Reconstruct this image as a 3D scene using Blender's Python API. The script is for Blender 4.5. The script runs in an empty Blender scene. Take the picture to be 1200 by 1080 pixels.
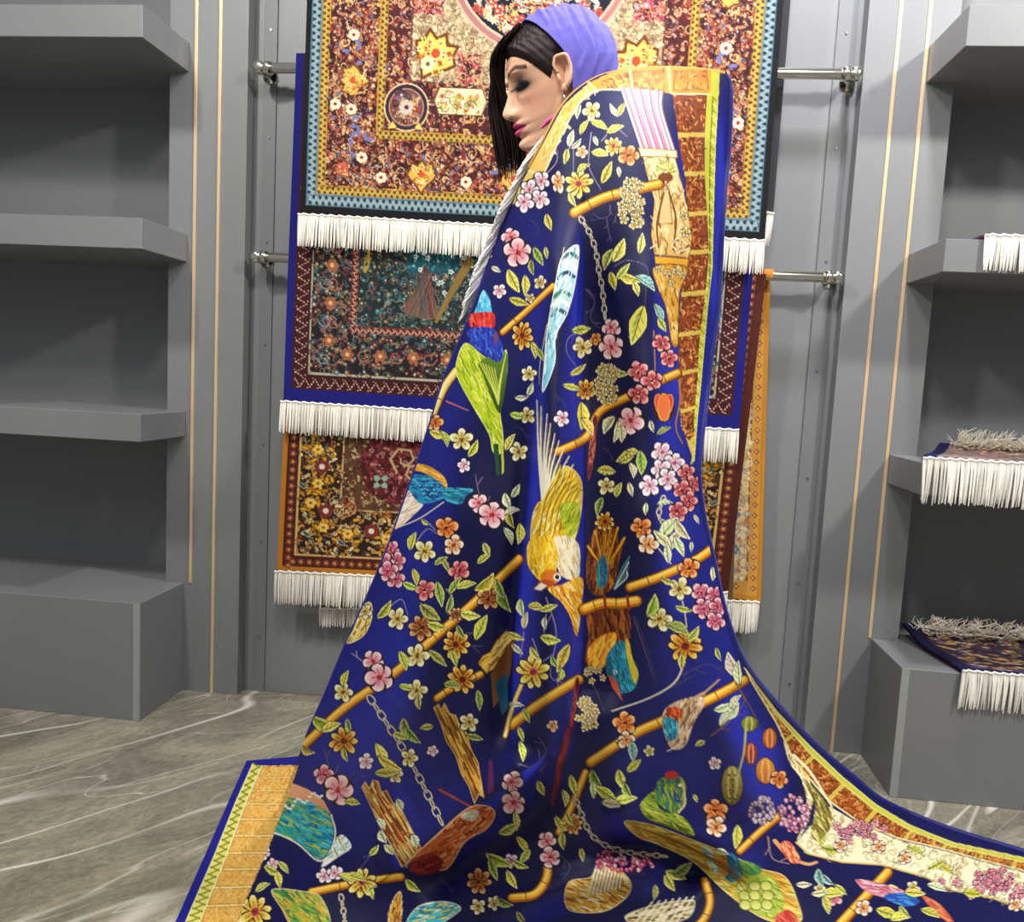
import bpy, bmesh, math, random
import numpy as np
from mathutils import Vector, Matrix

S = bpy.context.scene
COL = S.collection

# ------------------------------------------------------------------ camera
FPX, PITCH, YAW, ROLL, CAM_H = 967.4, 0.101613, 0.108085, 0.05063, 1.05
_f = np.array([-math.sin(YAW) * math.cos(PITCH), math.cos(YAW) * math.cos(PITCH), -math.sin(PITCH)])
_r = np.array([math.cos(YAW), math.sin(YAW), 0.0])
_u = np.cross(_r, _f)
_r2 = math.cos(ROLL) * _r + math.sin(ROLL) * _u
_u2 = -math.sin(ROLL) * _r + math.cos(ROLL) * _u
CAM_ROT = np.array([_r2, -_u2, _f])
cam_data = bpy.data.cameras.new('camera')
cam_data.sensor_fit = 'HORIZONTAL'
cam_data.sensor_width = 36.0
cam_data.lens = 36.0 * FPX / 1200.0
cam_data.clip_start = 0.05
camera = bpy.data.objects.new('camera', cam_data)
COL.objects.link(camera)
camera.matrix_world = Matrix(((_r2[0], _u2[0], -_f[0], 0), (_r2[1], _u2[1], -_f[1], 0), (_r2[2], _u2[2], -_f[2], CAM_H), (0, 0, 0, 1)))
S.camera = camera

# ------------------------------------------------------------------ world, lights, exposure
world = bpy.data.worlds.new('world')
S.world = world
world.use_nodes = True
world.node_tree.nodes['Background'].inputs[0].default_value = (0.92, 0.95, 1.0, 1)
world.node_tree.nodes['Background'].inputs[1].default_value = 0.30

def area_light(name, loc, target, size, power, col=(1, 1, 1), size_y=None, spread=None):
    d = bpy.data.lights.new(name, 'AREA')
    d.energy = power
    d.color = col
    d.size = size
    if size_y:
        d.shape = 'RECTANGLE'
        d.size_y = size_y
    if spread:
        d.spread = spread
    o = bpy.data.objects.new(name, d)
    o.location = loc
    o.rotation_euler = (Vector(target) - Vector(loc)).to_track_quat('-Z', 'Y').to_euler()
    COL.objects.link(o)
    return o

WARM = (1.0, 0.97, 0.92)
area_light('ceiling_spot', (2.1, 0.35, 3.0), (0.3, 2.4, 0.9), 0.22, 62, WARM)
area_light('ceiling_spot', (-1.5, 0.60, 3.0), (-0.2, 1.9, 0.9), 0.22, 40, WARM)
area_light('ceiling_spot', (-0.2, 0.2, 3.0), (0.0, 2.2, 0.8), 0.25, 23, WARM)
area_light('ceiling_spot', (0.62, 1.85, 3.1), (0.60, 2.48, 2.0), 0.15, 46, (0.93, 0.92, 1.0))
area_light('overhead_fill', (0.0, -0.9, 3.2), (0.0, 1.6, 0.5), 2.6, 18, (1, 0.99, 0.97), 1.2)  # unseen soft fill added overhead, no real fixture

S.view_settings.view_transform = 'Standard'
S.view_settings.look = 'None'
S.view_settings.exposure = 0.0
S.view_settings.gamma = 1.0
S.view_settings.use_curve_mapping = False

# ------------------------------------------------------------------ helpers
rng = np.random.default_rng(7)
random.seed(7)
C0 = np.array([0.0, 0.0, CAM_H])

def ray(px, py):
    px = np.asarray(px, float); py = np.asarray(py, float)
    c = np.stack([(px - 600) / FPX, (py - 540) / FPX, np.ones_like(px)], -1)
    return c @ CAM_ROT

def on_y(px, py, Y):
    d = ray(px, py)
    return C0 + d * (np.asarray(Y, float) / d[..., 1])[..., None]

def on_z(px, py, Z=0.0):
    d = ray(px, py)
    return C0 + d * ((np.asarray(Z, float) - CAM_H) / d[..., 2])[..., None]

def lin(c):
    c = np.asarray(c, float)
    return np.where(c <= 0.04045, c / 12.92, ((np.maximum(c, 0) + 0.055) / 1.055) ** 2.4)

def hexc(h):
    return tuple(int(h[i:i + 2], 16) / 255 for i in (0, 2, 4))

def mat(name, col, rough=0.5, metal=0.0, spec=0.5, noise=0.0, nscale=30.0, bump=0.0, attr=None, sheen=0.0, sheen_tint=None, coat=0.0):
    m = bpy.data.materials.new(name)
    m.use_nodes = True
    nt = m.node_tree
    b = nt.nodes['Principled BSDF']
    b.inputs['Roughness'].default_value = rough
    b.inputs['Metallic'].default_value = metal
    b.inputs['Specular IOR Level'].default_value = spec
    b.inputs['Coat Weight'].default_value = coat
    if sheen:
        b.inputs['Sheen Weight'].default_value = sheen
        b.inputs['Sheen Roughness'].default_value = 0.4
        b.inputs['Sheen Tint'].default_value = (*(sheen_tint or (1, 1, 1)), 1)
    c = (*lin(col), 1) if col is not None else (1, 1, 1, 1)
    b.inputs['Base Color'].default_value = c
    tc = nt.nodes.new('ShaderNodeTexCoord')
    nz = nt.nodes.new('ShaderNodeTexNoise')
    nz.inputs['Scale'].default_value = nscale
    nz.inputs['Detail'].default_value = 4
    nt.links.new(tc.outputs['Object'], nz.inputs['Vector'])
    src = None
    if attr:
        a = nt.nodes.new('ShaderNodeAttribute')
        a.attribute_name = attr
        src = a.outputs['Color']
    if noise:
        mr = nt.nodes.new('ShaderNodeMapRange')
        mr.inputs['To Min'].default_value = 1 - noise
        mr.inputs['To Max'].default_value = 1 + noise
        nt.links.new(nz.outputs['Fac'], mr.inputs['Value'])
        mx = nt.nodes.new('ShaderNodeMix')
        mx.data_type = 'RGBA'
        mx.blend_type = 'MULTIPLY'
        mx.inputs['Factor'].default_value = 1
        if src:
            nt.links.new(src, mx.inputs['A'])
        else:
            mx.inputs['A'].default_value = c
        nt.links.new(mr.outputs['Result'], mx.inputs['B'])
        src = mx.outputs['Result']
    if src:
        nt.links.new(src, b.inputs['Base Color'])
    if bump:
        bp = nt.nodes.new('ShaderNodeBump')
        bp.inputs['Strength'].default_value = bump
        bp.inputs['Distance'].default_value = 0.004
        nt.links.new(nz.outputs['Fac'], bp.inputs['Height'])
        nt.links.new(bp.outputs['Normal'], b.inputs['Normal'])
    return m

def empty(name, loc, label=None, cat=None, group=None, kind=None):
    o = bpy.data.objects.new(name, None)
    o.location = loc
    o.empty_display_size = 0.1
    COL.objects.link(o)
    tag(o, label, cat, group, kind)
    return o

def tag(o, label=None, cat=None, group=None, kind=None):
    if label: o['label'] = label
    if cat: o['category'] = cat
    if group: o['group'] = group
    if kind: o['kind'] = kind
    return o

WORLD_LOC = {}
def wloc(o):
    p = np.zeros(3)
    while o is not None:
        p = p + np.array(o.location)
        o = o.parent
    return p

def obj_from_mesh(name, me, m, parent=None, loc=None, smooth=False):
    if m is not None and len(me.materials) == 0:
        me.materials.append(m)
    o = bpy.data.objects.new(name, me)
    COL.objects.link(o)
    if parent is not None:
        o.parent = parent
    if loc is not None:
        o.location = loc
    if smooth:
        me.polygons.foreach_set('use_smooth', np.ones(len(me.polygons), bool))
    return o

def raw_mesh(name, verts, faces, m, parent=None, cols=None, smooth=False, origin=None):
    """verts are world coordinates; origin only for top level objects"""
    verts = np.asarray(verts, float)
    base = wloc(parent) if parent is not None else (np.array(origin, float) if origin is not None else np.zeros(3))
    me = bpy.data.meshes.new(name)
    v = verts - base
    if isinstance(faces, np.ndarray):
        nf, k = faces.shape
        me.vertices.add(len(v))
        me.vertices.foreach_set('co', v.astype(np.float32).ravel())
        me.loops.add(nf * k)
        me.loops.foreach_set('vertex_index', faces.astype(np.int32).ravel())
        me.polygons.add(nf)
        me.polygons.foreach_set('loop_start', np.arange(0, nf * k, k, dtype=np.int32))
        me.update(calc_edges=True)
    else:
        me.from_pydata(v.tolist(), [], faces)
        me.update()
    if cols is not None:
        ca = me.color_attributes.new('pattern', 'FLOAT_COLOR', 'POINT')
        c4 = np.ones((len(v), 4), np.float32)
        c4[:, :3] = cols
        ca.data.foreach_set('color', c4.ravel())
    o = obj_from_mesh(name, me, m, parent, None if parent is not None else base, smooth)
    return o

def bm_obj(name, bm, m, parent=None, origin=None, smooth=False):
    base = wloc(parent) if parent is not None else (np.array(origin, float) if origin is not None else np.zeros(3))
    bmesh.ops.translate(bm, verts=bm.verts, vec=Vector((-base).tolist()))
    bmesh.ops.recalc_face_normals(bm, faces=bm.faces)
    me = bpy.data.meshes.new(name)
    bm.to_mesh(me)
    bm.free()
    return obj_from_mesh(name, me, m, parent, None if parent is not None else base, smooth)

def box_bm(x0, x1, y0, y1, z0, z1, bev=0.0, bm=None):
    own = bm is None
    if own: bm = bmesh.new()
    r = bmesh.ops.create_cube(bm, size=1.0)
    vs = r['verts']
    for v in vs:
        v.co = Vector(((x0 + x1) / 2 + v.co.x * (x1 - x0), (y0 + y1) / 2 + v.co.y * (y1 - y0), (z0 + z1) / 2 + v.co.z * (z1 - z0)))
    if bev:
        es = list({e for v in vs for e in v.link_edges})
        bmesh.ops.bevel(bm, geom=es, offset=bev, segments=2, profile=0.7, affect='EDGES')
    return bm

def lathe_bm(prof, axis='x', center=(0, 0, 0), n=24, bm=None):
    """prof: list of (along, radius)"""
    if bm is None: bm = bmesh.new()
    rings = []
    for a, r in prof:
        ring = []
        for k in range(n):
            t = 2 * math.pi * k / n
            p = {'x': (a, r * math.cos(t), r * math.sin(t)), 'y': (r * math.cos(t), a, r * math.sin(t)), 'z': (r * math.cos(t), r * math.sin(t), a)}[axis]
            ring.append(bm.verts.new((p[0] + center[0], p[1] + center[1], p[2] + center[2])))
        rings.append(ring)
    for a, b in zip(rings[:-1], rings[1:]):
        for k in range(n):
            bm.faces.new((a[k], a[(k + 1) % n], b[(k + 1) % n], b[k]))
    bm.faces.new(rings[0]); bm.faces.new(rings[-1])
    return bm

def tube_mesh(paths, radii, sides=3):
    """many tubes joined: paths (N, K, 3), radii (N, K) -> verts, quad faces"""
    P = np.asarray(paths, float); N, K, _ = P.shape
    Rr = np.asarray(radii, float)
    T = np.gradient(P, axis=1)
    T /= np.linalg.norm(T, axis=2, keepdims=True) + 1e-9
    ref = np.where(np.abs(T[..., 1:2]) < 0.9, np.array([0, 1.0, 0]), np.array([1.0, 0, 0]))
    A = np.cross(T, ref); A /= np.linalg.norm(A, axis=2, keepdims=True) + 1e-9
    B = np.cross(T, A)
    ang = 2 * np.pi * np.arange(sides) / sides
    V = P[:, :, None, :] + Rr[:, :, None, None] * (np.cos(ang)[None, None, :, None] * A[:, :, None, :] + np.sin(ang)[None, None, :, None] * B[:, :, None, :])
    idx = np.arange(N * K * sides).reshape(N, K, sides)
    a = idx[:, :-1, :]; b = np.roll(a, -1, 2); c = idx[:, 1:, :]; d = np.roll(c, -1, 2)
    F = np.stack([a, b, d, c], -1).reshape(-1, 4)
    return V.reshape(-1, 3), F

# ------------------------------------------------------------------ materials of the setting
M_GREY = mat('grey laminate', (0.485, 0.492, 0.495), 0.42, noise=0.04, nscale=3)
M_GREY_D = mat('grey laminate darker', (0.45, 0.457, 0.462), 0.45, noise=0.04, nscale=3)
M_EDGE = mat('grey edge band', (0.60, 0.61, 0.60), 0.4, noise=0.03)
M_GOLD = mat('champagne gold strip', (0.90, 0.77, 0.60), 0.32, metal=0.35, noise=0.03)
M_STEEL = mat('polished steel', (0.86, 0.85, 0.80), 0.16, metal=1.0, noise=0.02)
M_SCREW = mat('screw steel', (0.65, 0.65, 0.65), 0.3, metal=1.0, noise=0.05)
M_GROUT = mat('tile joint', (0.45, 0.44, 0.40), 0.8, noise=0.1)

def marble():
    m = bpy.data.materials.new('grey brown marble')
    m.use_nodes = True
    nt = m.node_tree; N = nt.nodes; L = nt.links
    b = N['Principled BSDF']
    b.inputs['Roughness'].default_value = 0.16
    g = N.new('ShaderNodeNewGeometry')
    rt = N.new('ShaderNodeMapping')
    rt.inputs['Rotation'].default_value = (0, 0, math.radians(-50))
    L.new(g.outputs['Position'], rt.inputs['Vector'])
    mp = N.new('ShaderNodeMapping')
    mp.inputs['Scale'].default_value = (0.55, 2.3, 1)
    L.new(rt.outputs['Vector'], mp.inputs['Vector'])
    def noise(sc, det, dist, vec, rough=0.55):
        n = N.new('ShaderNodeTexNoise')
        n.inputs['Scale'].default_value = sc; n.inputs['Detail'].default_value = det
        n.inputs['Distortion'].default_value = dist; n.inputs['Roughness'].default_value = rough
        L.new(vec, n.inputs['Vector'])
        return n.outputs['Fac']
    def ramp(fac, stops):
        r = N.new('ShaderNodeValToRGB')
        e = r.color_ramp.elements
        while len(e) < len(stops): e.new(0.5)
        for el, (p, c) in zip(e, stops):
            el.position = p; el.color = (*lin(c), 1)
        L.new(fac, r.inputs['Fac'])
        return r.outputs['Color']
    def mix(a, bb, fac, mode='MIX'):
        x = N.new('ShaderNodeMix'); x.data_type = 'RGBA'; x.blend_type = mode
        L.new(a, x.inputs['A']); L.new(bb, x.inputs['B'])
        if isinstance(fac, float): x.inputs['Factor'].default_value = fac
        else: L.new(fac, x.inputs['Factor'])
        return x.outputs['Result']
    mpb = N.new('ShaderNodeMapping'); mpb.inputs['Scale'].default_value = (1.0, 1.9, 1)
    L.new(rt.outputs['Vector'], mpb.inputs['Vector'])
    base = ramp(noise(3.2, 9, 1.0, mpb.outputs['Vector'], 0.68), [(0.32, (0.50, 0.485, 0.43)), (0.5, (0.62, 0.60, 0.53)), (0.66, (0.74, 0.71, 0.62))])
    fine = ramp(noise(24, 8, 2.2, mpb.outputs['Vector'], 0.75), [(0.3, (0.72, 0.72, 0.72)), (0.7, (1, 1, 0.97))])
    base = mix(base, fine, 1.0, 'MULTIPLY')
    def veins(sc, dist, width, off):
        mp2 = N.new('ShaderNodeMapping'); mp2.inputs['Location'].default_value = (off, off * 0.7, 0)
        L.new(mp.outputs['Vector'], mp2.inputs['Vector'])
        n = noise(sc, 1.6, dist, mp2.outputs['Vector'], 0.40)
        s = N.new('ShaderNodeMath'); s.operation = 'SUBTRACT'; s.inputs[1].default_value = 0.5; L.new(n, s.inputs[0])
        a = N.new('ShaderNodeMath'); a.operation = 'ABSOLUTE'; L.new(s.outputs[0], a.inputs[0])
        r = N.new('ShaderNodeMapRange'); r.inputs['From Min'].default_value = 0; r.inputs['From Max'].default_value = width
        r.inputs['To Min'].default_value = 1; r.inputs['To Max'].default_value = 0
        L.new(a.outputs[0], r.inputs['Value'])
        g2 = noise(1.7, 2, 0, mp2.outputs['Vector'])
        gr = N.new('ShaderNodeMapRange'); gr.inputs['From Min'].default_value = 0.42; gr.inputs['From Max'].default_value = 0.62
        L.new(g2, gr.inputs['Value'])
        mu = N.new('ShaderNodeMath'); mu.operation = 'MULTIPLY'; L.new(r.outputs[0], mu.inputs[0]); L.new(gr.outputs[0], mu.inputs[1])
        return mu.outputs[0]
    white = N.new('ShaderNodeRGB'); white.outputs[0].default_value = (*lin((0.88, 0.86, 0.81)), 1)
    c = mix(base, white.outputs[0], veins(1.5, 0.25, 0.012, 3.1))
    c = mix(c, white.outputs[0], veins(2.4, 0.35, 0.010, 11.7))
    c = mix(c, white.outputs[0], veins(3.4, 0.4, 0.007, 23.4))
    L.new(c, b.inputs['Base Color'])
    return m
M_MARBLE = marble()

# ------------------------------------------------------------------ the setting
YP, YW, YB, YS = 2.43, 2.48, 2.60, 2.18     # pillar face, wall panel, niche back, shelf front
ZT = 3.3

fl = bm_obj('floor', box_bm(-3.2, 3.2, -2.5, 2.9, -0.05, -0.004), M_GROUT)
tag(fl, kind='structure')
tile_me = None
tx0, ty0, tw, td = -1.19 - 1.6, 2.43 - 3.6, 1.6, 1.6
for i in range(-1, 4):
    for j in range(-1, 3):
        x0 = tx0 + i * tw; y0 = ty0 + j * td
        if tile_me is None:
            t = bm_obj('floor_tile', box_bm(x0 + .0002, x0 + tw - .0002, y0 + .0002, y0 + td - .0002, -0.012, 0.0, 0.0003), M_MARBLE, fl)
            off = np.array((x0, y0, 0))
            tile_me = t.data
        else:
            t = bpy.data.objects.new('floor_tile', tile_me)
            t.parent = fl
            t.location = (x0 - off[0], y0 - off[1], 0)
            COL.objects.link(t)

wb = bm_obj('wall_back', box_bm(-1.30, 0.86, YW, YW + 0.08, 0, ZT), M_GREY)
tag(wb, kind='structure')
bm_obj('base_gap', box_bm(-1.10, 0.64, YW - 0.002, YW, 0.0, 0.006), M_GROUT, wb)
for x0, x1 in ((-1.075, -1.035), (0.575, 0.625)):
    u = bm_obj('upright_strip', box_bm(x0, x1, YW - 0.006, YW + 0.002, 0.0, ZT, 0.0015), M_GREY_D, wb)
    bm = bmesh.new()
    z = 0.18
    while z < ZT - .1:
        lathe_bm([(YW - 0.0085, 0.002), (YW - 0.0085, 0.0035), (YW - 0.006, 0.0045)], 'y', ((x0 + x1) / 2, 0, z), 10, bm)
        z += 0.31
    bm_obj('screw', bm, M_SCREW, u)
    tag(bpy.data.objects[-1] if False else u.children[0], kind='stuff')

def pillar(name, x0, x1, golds):
    p = bm_obj(name, box_bm(x0, x1, YP, YB + 0.02, 0, ZT, 0.0015), M_GREY)
    tag(p, kind='structure')
    for gx, z0 in golds:
        bm_obj('gold_strip', box_bm(gx - 0.0045, gx + 0.0045, YP - 0.003, YP + 0.004, z0, ZT, 0.001), M_GOLD, p)
pillar('trim_1', -1.348, -1.105, ((-1.265, 0.352), (-1.19, 0.0)))
pillar('trim_2', 0.643, 0.881, ((0.725, 0.0), (0.801, 0.352)))
for nm, x0, x1 in (('wall_left', -3.2, -1.34), ('wall_right', 0.875, 3.2)):
    w = bm_obj(nm, box_bm(x0, x1, YB + 0.012, YB + 0.10, 0, ZT), M_GREY_D)
    tag(w, kind='structure')

def shelving(label, x0, x1, side, zs):
    """x0..x1 span of shelves, side = +1 when the open end is at x1"""
    u = empty('display_shelving', ((x0 + x1) / 2, YS, 0), label, 'shelving')
    end = x1 if side > 0 else x0
    bx0, bx1 = (x0, -1.3485) if side > 0 else (0.8815, x1)
    bm_obj('back_panel', box_bm(bx0, bx1, YB, YB + 0.012, 0, ZT - .02), M_GREY_D, u)
    def slab(nm, z0, z1):
        # shelf: wraps in front of the pillar face and runs back into the niche
        bm = bmesh.new()
        pts = ([(x0, YS), (x1, YS), (x1, YP - .0005), (bx1, YP - .0005), (bx1, YB), (x0, YB)] if side > 0 else
               [(x0, YS), (x1, YS), (x1, YB), (bx0, YB), (bx0, YP - .0005), (x0, YP - .0005)])
        f = bm.faces.new([bm.verts.new((px, py, z0)) for px, py in pts])
        r = bmesh.ops.extrude_face_region(bm, geom=[f])
        for v in r['geom']:
            if isinstance(v, bmesh.types.BMVert): v.co.z = z1
        bmesh.ops.bevel(bm, geom=list(bm.edges), offset=0.0012, segments=1, affect='EDGES')
        return bm_obj(nm, bm, M_GREY, u)
    for z0, z1 in zs:
        slab('shelf', z0, z1)
    pl = slab('plinth', 0.0, 0.350)
    e0, e1 = (end - 0.019, end + 0.0006) if side > 0 else (end - 0.0006, end + 0.019)
    bm_obj('edge_band', box_bm(e0, e1, YS - 0.0008, YS + 0.004, 0.001, 0.348), M_EDGE, pl)
    return u
shelving('grey built-in display shelves with an empty plinth, beside the left gold-striped pillar', -3.1, -1.2875, 1, ((0.815, 0.893), (1.347, 1.43), (1.902, 1.985)))
shelving('grey built-in display shelves holding fringed rugs, beside the right gold-striped pillar', 0.808, 3.1, -1, ((0.804, 0.886), (1.361, 1.441), (1.894, 1.989)))

YR = 2.40
def rod(z, label):
    r = empty('hanging_rod', (-0.21, YR, z), label, 'rod', 'steel rods carrying the hanging rugs')
    bm_obj('tube', lathe_bm([(-1.050, 0.013), (-1.048, 0.0145), (0.608, 0.0145), (0.610, 0.013)], 'x', (0, YR, z), 28), M_STEEL, r, smooth=True)
    for x, s in ((-1.050, -1), (0.610, 1)):
        b = bm_obj('bracket', lathe_bm([(YR - .018, 0.006), (YR - .016, 0.016), (YR + .012, 0.0175), (YR + .016, .010), (YW - .012, .010), (YW - .010, .021), (YW - .0065, .022)], 'y', (x + s * 0.004, 0, z), 24), M_STEEL, r, smooth=True)
        bm_obj('collar', lathe_bm([(x - s * .030, .0145), (x - s * .030, .019), (x - s * .012, .019), (x - s * .010, .0145)], 'x', (0, YR, z), 24), M_STEEL, r, smooth=True)
rod(1.905, 'polished steel rod level with the woman\'s head, carrying the navy-edged rug')
rod(1.366, 'polished steel rod at waist-high level below, carrying the gold and brown rugs')
rod(2.46, 'polished steel rod above the black-bordered rug, carrying it')

# ------------------------------------------------------------------ carpet pattern painter (numpy, fills a colour grid that becomes mesh colours)
class Canvas:
    def __init__(s, x0, y0, x1, y1, sc, bg):
        s.x0, s.y0, s.sc = x0, y0, sc
        s.W, s.H = int((x1 - x0) * sc) + 1, int((y1 - y0) * sc) + 1
        s.a = np.empty((s.H, s.W, 3), np.float32)
        s.a[:] = bg
        s.M = (1.0, 0.0, 0.0, 0.0, 1.0, 0.0)       # local frame -> chart
    def frame(s, ox=0, oy=0, k=1.0, rot=0.0, sy=1.0):
        c, n = math.cos(rot), math.sin(rot)
        s.M = (k * c, -k * n * sy, ox, k * n, k * c * sy, oy)
    def tr(s, pts):
        p = np.asarray(pts, float)
        a, b, c, d, e, f = s.M
        return np.stack([(a * p[:, 0] + b * p[:, 1] + c - s.x0) * s.sc, (d * p[:, 0] + e * p[:, 1] + f - s.y0) * s.sc], -1)
    def win(s, q, pad):
        i0 = max(0, int(q[:, 0].min() - pad)); i1 = min(s.W, int(q[:, 0].max() + pad) + 2)
        j0 = max(0, int(q[:, 1].min() - pad)); j1 = min(s.H, int(q[:, 1].max() + pad) + 2)
        return i0, i1, j0, j1
    def poly_mask(s, q):
        i0, i1, j0, j1 = s.win(q, 1)
        if i1 <= i0 or j1 <= j0: return None
        X = np.arange(i0, i1)[None, :]; Y = np.arange(j0, j1)[:, None]
        m = np.zeros((j1 - j0, i1 - i0), bool)
        xa, ya = q[:, 0], q[:, 1]
        xb, yb = np.roll(xa, -1), np.roll(ya, -1)
        for k in range(len(q)):
            if ya[k] == yb[k]: continue
            c = (ya[k] > Y) != (yb[k] > Y)
            xi = xa[k] + (Y - ya[k]) * (xb[k] - xa[k]) / (yb[k] - ya[k])
            m ^= c & (X < xi)
        return i0, i1, j0, j1, m
    def poly(s, pts, col, col2=None, d=None, edge=None, ew=0.8, smooth=False):
        if smooth: pts = spl(pts, True)
        q = s.tr(pts)
        r = s.poly_mask(q)
        if r is None: return
        i0, i1, j0, j1, m = r
        if m.any():
            sub = s.a[j0:j1, i0:i1]
            if col2 is None: sub[m] = col
            else:
                if d is None: d = (0, 1)
                a, b, c, dd, e, f = s.M
                dx, dy = a * d[0] + b * d[1], dd * d[0] + e * d[1]
                X = np.arange(i0, i1)[None, :]; Y = np.arange(j0, j1)[:, None]
                t = X * dx + Y * dy
                tq = q[:, 0] * dx + q[:, 1] * dy
                t = np.clip((t - tq.min()) / (np.ptp(tq) + 1e-6), 0, 1)[..., None]
                colr = np.asarray(col, np.float32) * (1 - t) + np.asarray(col2, np.float32) * t
                sub[m] = colr[m]
        if edge is not None: s.line(list(pts) + [pts[0]], ew, edge)
    def line(s, pts, w, col, w2=None, smooth=False, alpha=1.0):
        if smooth: pts = spl(pts, False)
        q = s.tr(pts)
        k = math.hypot(s.M[0], s.M[3]) * s.sc
        n = len(q) - 1
        col = np.asarray(col, np.float32)
        for t in range(n):
            w0 = (w if w2 is None else w + (w2 - w) * (t + .5) / n) * k * 0.5
            w0 = max(w0, 0.45)
            p, r = q[t], q[t + 1]
            i0, i1, j0, j1 = s.win(q[t:t + 2], w0 + 1)
            if i1 <= i0 or j1 <= j0: continue
            X = np.arange(i0, i1)[None, :] - p[0]; Y = np.arange(j0, j1)[:, None] - p[1]
            dx, dy = r - p
            L = dx * dx + dy * dy + 1e-9
            u = np.clip((X * dx + Y * dy) / L, 0, 1)
            D = np.hypot(X - u * dx, Y - u * dy)
            al = (np.clip(w0 + 0.5 - D, 0, 1) * alpha)[..., None]
            sub = s.a[j0:j1, i0:i1]
            sub += (col - sub) * al
    def ell(s, x, y, rx, ry, col, rot=0.0, edge=None, ew=.8, col2=None, n=14):
        t = np.linspace(0, 2 * np.pi, n, endpoint=False)
        c, si = math.cos(rot), math.sin(rot)
        X = rx * np.cos(t); Y = ry * np.sin(t)
        s.poly(np.stack([x + c * X - si * Y, y + si * X + c * Y], -1).tolist(), col, col2, edge=edge, ew=ew)

def spl(pts, closed, n=5):
    p = np.asarray(pts, float)
    if closed: q = np.vstack([p[-1], p, p[0], p[1]])
    else: q = np.vstack([2 * p[0] - p[1], p, 2 * p[-1] - p[-2]])
    out = []
    t = np.linspace(0, 1, n, endpoint=False)[:, None]
    for i in range(1, len(q) - 2):
        a, b, c, d = q[i - 1], q[i], q[i + 1], q[i + 2]
        out.append(0.5 * (2 * b + (c - a) * t + (2 * a - 5 * b + 4 * c - d) * t ** 2 + (3 * b - a - 3 * c + d) * t ** 3))
    out = np.vstack(out)
    if not closed: out = np.vstack([out, p[-1]])
    return out.tolist()

def inpoly(pts, n):
    p = np.asarray(pts, float)
    lo, hi = p.min(0), p.max(0)
    res = []
    xb, yb = np.roll(p[:, 0], -1), np.roll(p[:, 1], -1)
    for _try in range(40):
        if len(res) >= n: break
        c = lo + (hi - lo) * rng.random((n * 2 + 16, 2))
        X, Y = c[:, :1], c[:, 1:]
        cr = (p[:, 1] > Y) != (yb > Y)
        with np.errstate(divide='ignore', invalid='ignore'):
            xi = p[:, 0] + (Y - p[:, 1]) * (xb - p[:, 0]) / (yb - p[:, 1])
        ok = (cr & (X < xi)).sum(1) % 2 == 1
        res += c[ok].tolist()
    return res[:n]

def hatch(cv, pts, ang, ln, w, cols, n, jit=0.25):
    """short strokes of yarn inside an outline"""
    for (x, y) in inpoly(pts, n):
        a = ang + rng.normal(0, jit)
        l = ln * rng.uniform(0.6, 1.2)
        c = cols[rng.integers(len(cols))]
        cv.line([(x - l / 2 * math.cos(a), y - l / 2 * math.sin(a)), (x + l / 2 * math.cos(a), y + l / 2 * math.sin(a))], w, c)

H = hexc
def rosette(cv, x, y, r, petal, core, n=5, dark=(.08, .04, .05), a0=0.0):
    for k in range(n):
        a = a0 + 2 * math.pi * k / n
        cv.ell(x + .6 * r * math.cos(a), y + .6 * r * math.sin(a), r * .45, r * .36, petal, a, n=7)
    cv.ell(x, y, r * .34, r * .34, core, n=7)

def curl(cv, x, y, r, a0, sgn, w, col, turns=0.9):
    t = np.linspace(0, 1, 8)
    a = a0 + sgn * turns * 2 * math.pi * t
    rr = r * (1 - .75 * t)
    cv.line(np.stack([x + rr * np.cos(a), y + rr * np.sin(a)], -1).tolist(), w, col, w * .7)

def floral(cv, x0, y0, x1, y1, n, bg, lines, petals, cores, r=(2.2, 5), shape=None):
    """dense knotted all-over floral filling"""
    if bg is not None: cv.poly([(x0, y0), (x1, y0), (x1, y1), (x0, y1)], bg)
    for i in range(n):
        x = rng.uniform(x0, x1); y = rng.uniform(y0, y1)
        if shape is not None and not shape(x, y): continue
        k = rng.random()
        if k < .38:
            curl(cv, x, y, rng.uniform(3, 7), rng.uniform(0, 6.3), rng.choice((-1, 1)), rng.uniform(.9, 1.5), lines[rng.integers(len(lines))], rng.uniform(.5, 1.1))
        elif k < .80:
            rosette(cv, x, y, rng.uniform(*r), petals[rng.integers(len(petals))], cores[rng.integers(len(cores))], a0=rng.uniform(0, 6))
        else:
            a = rng.uniform(0, 6.3); l = rng.uniform(2.5, 5)
            cv.ell(x, y, l, l * .42, petals[rng.integers(len(petals))], a, n=7)

def palmette(cv, x, y, r, rot, c1=H('d09a34'), c2=H('e0b458'), dark=H('6a3a1c'), red=H('c8482c')):
    m = cv.M
    cv.frame(x, y, r / 10., rot)
    cv.poly([(0, -11), (3, -7), (8, -9), (8, -4), (11, -1), (8, 3), (5, 5), (2, 9), (0, 12), (-2, 9), (-5, 5), (-8, 3), (-11, -1), (-8, -4), (-8, -9), (-3, -7)], c1, c2, edge=dark, ew=1.4)
    for px, py in ((-5, -4), (5, -4), (0, -6), (-3, 1), (3, 1), (0, 6)):
        rosette(cv, px, py, 2.6, c2, red, n=5)
    for k in range(26):
        a = rng.uniform(0, 6.3); q = rng.uniform(2, 9)
        rosette(cv, q * math.cos(a), q * math.sin(a) * .9, 1.6, (c2, H('b86a2c'), H('f0d890'))[k % 3], dark, 4)
    cv.ell(0, -1, 2.2, 2.2, red)
    cv.M = m

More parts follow.
